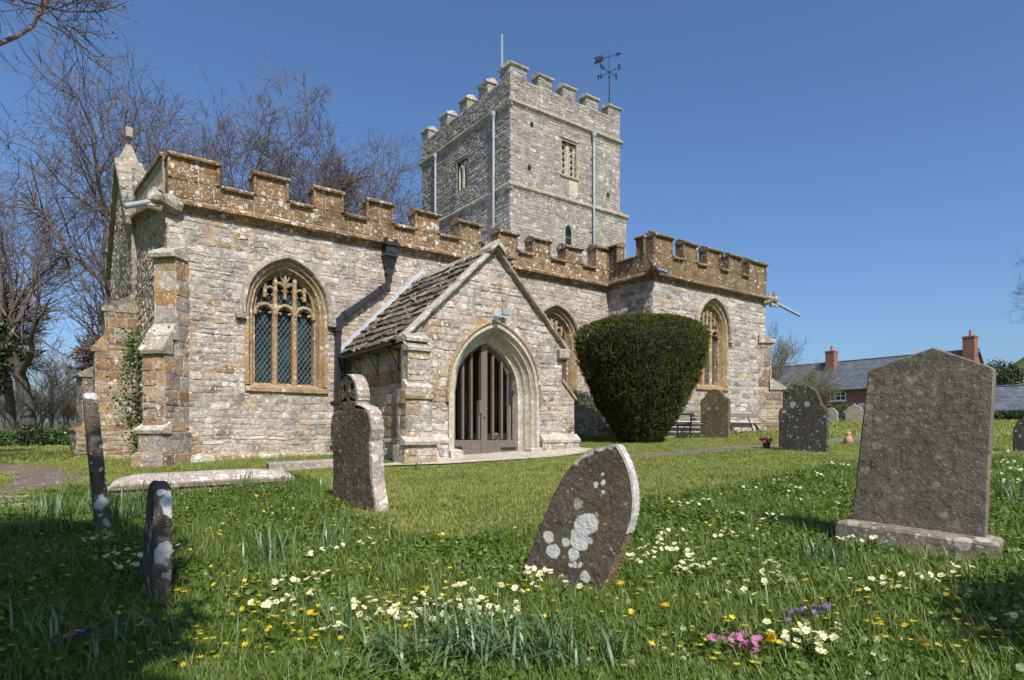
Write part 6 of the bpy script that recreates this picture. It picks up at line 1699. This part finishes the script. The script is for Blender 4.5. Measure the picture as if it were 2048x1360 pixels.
def flower_mesh(name, np_, r, wd, mts, eye=.28, cup=.15, notch=True, stem=.0):
    b = MB(); g = random.Random(hash(name) % 999)
    for k in range(np_):
        t = 2 * math.pi * k / np_ + g.uniform(-.06, .06); c, s_ = math.cos(t), math.sin(t); zz = r * cup * g.uniform(.5, 1.5)
        pt = lambda a, o, z: (c * a * r - s_ * o * r, s_ * a * r + c * o * r, z)
        if notch: b.add([pt(.1, 0, 0), pt(.6, -wd, zz * .6), pt(.98, -wd * .72, zz), pt(.86, 0, zz * .9), pt(.98, wd * .72, zz), pt(.6, wd, zz * .6)], [(0, 1, 2, 3), (0, 3, 4, 5)])
        else: b.add([pt(.1, 0, 0), pt(.5, -wd, zz * .6), pt(1, 0, zz), pt(.5, wd, zz * .6)], [(0, 1, 2, 3)])
    b.mi = 1
    b.add([(math.cos(t) * r * eye, math.sin(t) * r * eye, r * .10) for t in np.linspace(0, 6.28, 7)[:-1]] + [(0, 0, r * .14)], [(i, (i + 1) % 6, 6) for i in range(6)])
    if stem:
        b.mi = 2; b.tube([(0, 0, 0), (.004, .002, -stem * .5), (0, 0, -stem)], .0014, 3, False)
    me = bpy.data.meshes.new(name); me.from_pydata(b.v, [], b.f); me.polygons.foreach_set('material_index', b.m)
    for m in mts: me.materials.append(m)
    return me
FM = {'prim': [flower_mesh('primrose%d' % k, 5, .0165, .40, [M['prim'], M['primeye'], M['primleaf']], .22, .12 + .1 * k, True, .07) for k in range(3)],
      'cel': [flower_mesh('celandine%d' % k, 8, .0128, .22, [M['cel'], M['cel'], M['grassB']], .25, .2 + .2 * k, False, .06) for k in range(2)],
      'dand': [flower_mesh('dandelion%d' % k, 22, .019, .10, [M['dand'], M['dand'], M['grassB']], .5, .25, False, .06) for k in range(2)],
      'mag': [flower_mesh('magenta%d' % k, 5, .0165, .40, [M['mag'], M['primeye'], M['primleaf']], .2, .15, True, .06) for k in range(2)],
      'vio': [flower_mesh('violet%d' % k, 5, .0165, .40, [M['vio'], M['primeye'], M['primleaf']], .2, .15, True, .06) for k in range(2)],
      'daisy': [flower_mesh('daisy%d' % k, 14, .010, .12, [M['daisy'], M['cel'], M['grassB']], .35, .05, False, .04) for k in range(1)]}
def rosette(name, n, ln, wd, mt, g):
    b = MB()
    for k in range(n):
        t = 2 * math.pi * k / n + g.uniform(-.3, .3); c, s_ = math.cos(t), math.sin(t); l = ln * g.uniform(.7, 1.2); h = g.uniform(.35, .9) * l
        row = [[(c * a * l - s_ * o * wd * l, s_ * a * l + c * o * wd * l, z) for o in (-1 * w_, 0, w_)] for a, w_, z in ((.05, .25, .0), (.4, .8, h * .6), (.75, 1.0, h * .75), (1.05, .25, h * .5))]
        for r_ in row: r_[1] = (r_[1][0], r_[1][1], r_[1][2] - .004)
        b.loft(row, False, False)
    me = bpy.data.meshes.new(name); me.from_pydata(b.v, [], b.f); me.materials.append(mt); return me
gR = random.Random(8)
ROS = [rosette('primrose_rosette', 9, .075, .3, M['primleaf'], gR) for _ in range(4)]
def link(name, me, loc, rot, parent=None, sc=1.0):
    o = bpy.data.objects.new(name, me); COL.objects.link(o); o.location = loc; o.rotation_euler = rot; o.scale = (sc,) * 3
    if parent is not None: o.parent = parent
    return o
def prim_clump(u, v, n, kind='prim', label=None, cat='primroses', group='pale primrose clumps in the grass', spread=None):
    x, y = ground_pt(u, v); z = ground_z(x, y); g = random.Random(int(u * 7 + v))
    r = spread or (.025 + .012 * n ** .8)
    o = thing('primrose_clump', label or 'clump of pale yellow primroses flowering in the uncut grass', cat, (x, y, z), group=group)
    for k in range(1 + n // 5): link('leaves', gR.choice(ROS), (g.uniform(-r, r) * .6, g.uniform(-r, r) * .6, .005), (0, 0, g.uniform(0, 6)), o, g.uniform(.7, 1.1))
    for k in range(int(n * 1.35) + 1):
        a = g.uniform(0, 6.28); rr = r * math.sqrt(g.random())
        link('flower', g.choice(FM[kind]), (rr * math.cos(a) * 1.3, rr * math.sin(a), g.uniform(.085, .13)), (-.35 + g.gauss(0, .35), g.gauss(0, .35), g.uniform(0, 6)), o, g.uniform(.75, 1.05))
PRIM = ((607, 1200, 9), (580, 1212, 6), (540, 1216, 4), (560, 1252, 9), (737, 1120, 6), (661, 1133, 6), (627, 1145, 3), (914, 1225, 3), (942, 1220, 4), (1027, 1180, 8), (1058, 1191, 8), (1089, 1191, 3), (1048, 1224, 9), (1130, 1205, 3), (1145, 1226, 1), (692, 1256, 7), (764, 1270, 11), (808, 1250, 6), (856, 1268, 12), (908, 1263, 8), (938, 1256, 8), (822, 1282, 9), (1010, 1280, 5), (1051, 1284, 5), (908, 1304, 4), (651, 1314, 6), (890, 1321, 3), (740, 1275, 8), (960, 1270, 6),
                  (1277, 1154, 10), (1249, 1106, 5), (1355, 1093, 10), (1336, 1142, 9), (1406, 1164, 16), (1392, 1178, 6), (1479, 1055, 6), (1399, 1029, 8), (1360, 1036, 4), (1552, 1161, 9), (1534, 1197, 9), (1483, 1223, 9), (1570, 1200, 7), (1446, 1098, 6), (1756, 1112, 7), (1702, 1117, 6), (1548, 1066, 7), (1592, 1321, 14), (1640, 1329, 10), (1610, 1340, 10), (1877, 1200, 6), (1822, 1190, 4), (1731, 1215, 6), (1913, 1182, 4), (2027, 1292, 5), (1311, 1113, 7), (1786, 1212, 3), (1295, 1140, 5), (1230, 1160, 6),
                  (190, 1108, 8), (250, 1145, 9), (262, 1175, 6), (342, 1135, 5), (2000, 922, 8), (2030, 918, 10), (2010, 942, 10), (2036, 960, 9), (1995, 964, 6), (2020, 985, 10), (1660, 945, 4), (1690, 946, 4), (1640, 968, 4), (1560, 985, 4), (1590, 1002, 4), (1500, 1000, 4), (600, 1245, 5))
MARKS = [('the dark leaning gravestone', 1140, 1180), ('the large headstone on a plinth', 1850, 1100), ('the short edge-on gravestone', 310, 1200), ('the wheel-cross gravestone', 720, 1030), ('the daffodil in flower', 1536, 1340)]
ORD = 'closest second third fourth fifth sixth seventh eighth ninth tenth eleventh twelfth thirteenth fourteenth fifteenth sixteenth'.split() + ['%dth' % k for k in range(17, 60)]
near = {}
for q in PRIM:
    mk = min(MARKS, key=lambda m_: math.hypot(q[0] - m_[1], (q[1] - m_[2]) * 1.6)); near.setdefault(mk, []).append(q)
for mk, qs in near.items():
    qs.sort(key=lambda q: math.hypot(q[0] - mk[1], (q[1] - mk[2]) * 1.6))
    for k, (u, v, n) in enumerate(qs):
        prim_clump(u, v, n, label='pale primrose clump, %s closest to %s, on its %s' % (ORD[k] if k else 'the', mk[0], 'left' if u < mk[1] else 'right'))
prim_clump(1470, 1344, 14, 'mag', 'clump of magenta-pink primroses at the bottom of the picture', 'primroses', 'coloured primrose clumps', .075)
prim_clump(1500, 1352, 8, 'mag', 'smaller magenta primrose clump beside the daffodil', 'primroses', 'coloured primrose clumps', .05)
prim_clump(1625, 1268, 10, 'vio', 'clump of violet primroses in the lower right grass', 'primroses', 'coloured primrose clumps', .05)
prim_clump(1590, 1282, 4, 'vio', 'small violet primrose clump left of the larger violet one', 'primroses', 'coloured primrose clumps', .03)
prim_clump(135, 1335, 6, 'vio', 'mauve primrose clump in deep shade at the lower left', 'primroses', 'coloured primrose clumps', .05)
# scattered single flowers
cand = scatter(2500, 1.9, 8.5, power=1.0); cand = cand[keep_clear(cand)]; u, v = to_px(cand)
dn = np.array([noise.noise((a * .9, b_ * .9, 2)) for a, b_ in cand[:, :2]])
ok = (v > meadow_v(u) + 12) & (u > -20) & (u < 2070) & (v < 1385) & (dn + rng.normal(size=len(dn)) * .22 > -.02)
cand = cand[ok]; g = random.Random(3)
for i, p in enumerate(cand[:300]):
    _o = link('celandine_flower', FM['cel'][i % 2], (p[0], p[1], p[2] + ZO + g.uniform(.075, .12)), (-.3 + g.gauss(0, .3), g.gauss(0, .3), g.uniform(0, 6)), None, g.uniform(.8, 1.25))
    tag(_o, 'small glossy yellow celandine flower in the uncut grass', 'flower', 'celandine flowers in the grass')
rest = cand[300:]
if len(rest):
    b = MB()
    for p in rest:
        s_ = g.uniform(.8, 1.2) * .014; zz = p[2] + g.uniform(.075, .11)
        for k in range(8):
            t = k * math.pi / 4; c, q = math.cos(t), math.sin(t)
            b.add([(p[0], p[1], zz), (p[0] + (c * .5 - q * .17) * s_, p[1] + (q * .5 + c * .17) * s_, zz + .002), (p[0] + c * s_, p[1] + q * s_, zz + .004), (p[0] + (c * .5 + q * .17) * s_, p[1] + (q * .5 - c * .17) * s_, zz + .002)], [(0, 1, 2, 3)])
    b.build('celandine_flowers', M['cel'], kind='stuff', label='further yellow celandine flowers scattered through the grass', cat='flower')
for i, (u, v) in enumerate(((1097, 1165), (1183, 1205), (1242, 1210), (1280, 1225), (1330, 1258), (355, 1222), (368, 1228), (178, 1340), (375, 1328), (480, 1125), (390, 1140), (415, 1120), (440, 1100), (745, 1085), (720, 1088), (746, 1096), (660, 1015), (676, 1022), (690, 1050), (715, 1055), (675, 1030), (513, 1012), (365, 1020), (780, 1272), (655, 1030), (1110, 1215), (620, 1272), (1860, 1128), (1612, 1205), (1735, 1245), (1910, 1222), (1965, 1315), (1850, 1340), (10, 1165), (95, 1135), (595, 1185), (830, 1165), (1300, 1075), (1395, 1130), (1520, 1040), (902, 1027), (960, 1130))):
    x, y = ground_pt(u, v); o = link('dandelion', FM['dand'][i % 2], (x, y, ground_z(x, y) + ZO + .095), (-.25 + g.gauss(0, .25), g.gauss(0, .25), g.uniform(0, 6)), None, g.uniform(.85, 1.25))
    tag(o, 'round golden dandelion flower head in the grass', 'flower', 'dandelions in the grass')
for i, (u, v) in enumerate(((735, 1102), (640, 1060), (880, 1035), (985, 1040), (1052, 1048), (1065, 1095), (1000, 1055), (1432, 1000), (1500, 960), (780, 1060), (1180, 1050), (820, 1100), (755, 1050), (745, 1128), (1290, 1000), (1330, 980))):
    x, y = ground_pt(u, v); o = link('daisy', FM['daisy'][0], (x, y, ground_z(x, y) + ZO + .04), (g.gauss(0, .2), g.gauss(0, .2), 0), None, g.uniform(.9, 1.3))
    tag(o, 'tiny white daisy in the shorter grass', 'flower', 'daisies on the lawn')

# strap-leaved clumps: daffodils past flowering, bluebells
def strap_clump(u, v, n, h, spread, label, arch_=.35, wd=.010, mt=None, seed=0):
    x, y = ground_pt(u, v); z = ground_z(x, y); g = np.random.default_rng(seed + int(u)); V = []; F = []
    for i in range(n):
        an = g.uniform(0, 6.283); o = g.normal(size=2) * spread; hh = h * 1.35 * g.uniform(.6, 1.15); bd = arch_ * g.uniform(.15, 1.3); d = np.array([math.cos(an), math.sin(an), 0]); s_ = np.array([-d[1], d[0], 0]); ww = wd * g.uniform(.7, 1.2); b0 = len(V); seg = 6
        for k in range(seg + 1):
            t = k / seg; q = np.array([x + o[0], y + o[1], z - .01]) + d * (bd * hh * t ** 2) + np.array([0, 0, hh * (t - bd * .75 * t ** 3)])
            w2 = ww * (1 - t ** 3) * .5 + .0006
            V += [q - s_ * w2, q + s_ * w2 + np.array([0, 0, .0])]
        F += [(b0 + 2 * k, b0 + 2 * k + 1, b0 + 2 * k + 3, b0 + 2 * k + 2) for k in range(seg)]
    o = thing('strap_leaf_clump', label, 'plant', (x, y, z), group='strap-leaved clumps in the grass')
    npmesh('leaves', np.array(V), np.array(F), [mt or M['strap']], o, kind='stuff')
    return o
for (u, v, n, h, sp, lab, ar, wd) in (
    (545, 1150, 42, .26, .05, 'upright daffodil leaf clump in the middle of the left grass', .3, .011), (665, 1115, 40, .24, .06, 'daffodil leaf clump left of the wheel-cross stone', .35, .010), (255, 1050, 60, .30, .10, 'dense daffodil leaf clump right of the tall edge-on stone', .35, .011), (320, 1010, 40, .24, .12, 'daffodil leaves against the low tomb, left part', .35, .010), (130, 1040, 60, .26, .13, 'dark daffodil leaf clump left of the tall edge-on stone', .4, .010), (60, 1080, 50, .26, .14, 'daffodil leaf clump in shade at the left edge', .5, .010),
    (490, 985, 26, .22, .06, 'daffodil leaf clump against the middle of the low tomb', .3, .010), (575, 978, 24, .20, .07, 'daffodil leaf clump against the right end of the low tomb', .35, .010), (640, 985, 16, .18, .05, 'small strap-leaf tuft beside the wheel-cross stone', .35, .009), (690, 1300, 22, .20, .03, 'narrow upright strap-leaf tuft in the near primroses', .25, .008), (785, 1100, 10, .2, .03, 'sparse strap leaves in front of the wheel-cross stone', .3, .009),
    (880, 1350, 80, .27, .10, 'long arching strap-leaf clump at the bottom left of centre', .95, .009), (1000, 1352, 76, .27, .09, 'arching strap-leaf clump at the bottom centre', .8, .009), (1120, 1362, 70, .25, .09, 'strap-leaf clump at the bottom right of centre', .6, .009), (770, 1362, 40, .2, .07, 'low strap-leaf clump at the bottom left', .8, .008), (1210, 1362, 36, .19, .07, 'short strap-leaf tuft below the leaning stone', .6, .008),
    (1655, 1145, 60, .20, .07, 'dark green daffodil leaf clump in front of the large headstone', .4, .009), (2010, 1010, 40, .26, .08, 'daffodil leaf clump right of the large headstone', .4, .010), (1535, 1262, 14, .16, .03, 'few strap leaves near the violet primroses', .5, .008), (1440, 1235, 14, .16, .04, 'thin strap leaves in the right foreground', .55, .007), (130, 1290, 60, .20, .10, 'arching bluebell leaf clump in deep shade', 1.0, .009), (255, 1310, 60, .20, .09, 'arching bluebell leaf clump in front of the short edge-on stone', 1.0, .009), (400, 1340, 24, .14, .06, 'low strap leaves at the bottom left', .8, .007),
    (560, 930, 26, .2, .1, 'grassy tuft at the foot of the aisle wall', .4, .008), (655, 925, 24, .2, .1, 'grassy tuft by the foot of the black downpipe', .4, .008), (430, 940, 30, .16, .16, 'grassy tuft below the plinth of the aisle wall', .5, .008), (838, 942, 14, .14, .04, 'small weed at the porch buttress foot', .6, .014), (1165, 880, 30, .28, .10, 'leafy plant with yellow flowers between porch and yew', .5, .02)):
    strap_clump(u, v, n, h, sp, lab, ar, wd)
# the one daffodil still in flower
x, y = ground_pt(1536, 1356); z = ground_z(x, y); df = thing('daffodil', 'single yellow daffodil in flower at the bottom right', 'daffodil', (x, y, z))
b = MB(); b.tube([(x, y, z), (x + .005, y, z + .08), (x, y, z + .13)], .003, 5); b.build('stem', M['strap'], df)
o = link('petals', flower_mesh('daffodil_head', 6, .034, .26, [M['daff'], M['dand']], .2, .05, False), (0, 0, .13), (-1.0, .1, .3), df)
b = MB(); dd = Vector((-.3, -.75, .45)).normalized(); c0 = Vector((x, y, z + .13)); b.tube([tuple(c0), tuple(c0 + dd * .022), tuple(c0 + dd * .026)], [.009, .012, .015], 9, False); b.build('trumpet', M['dand'], df)
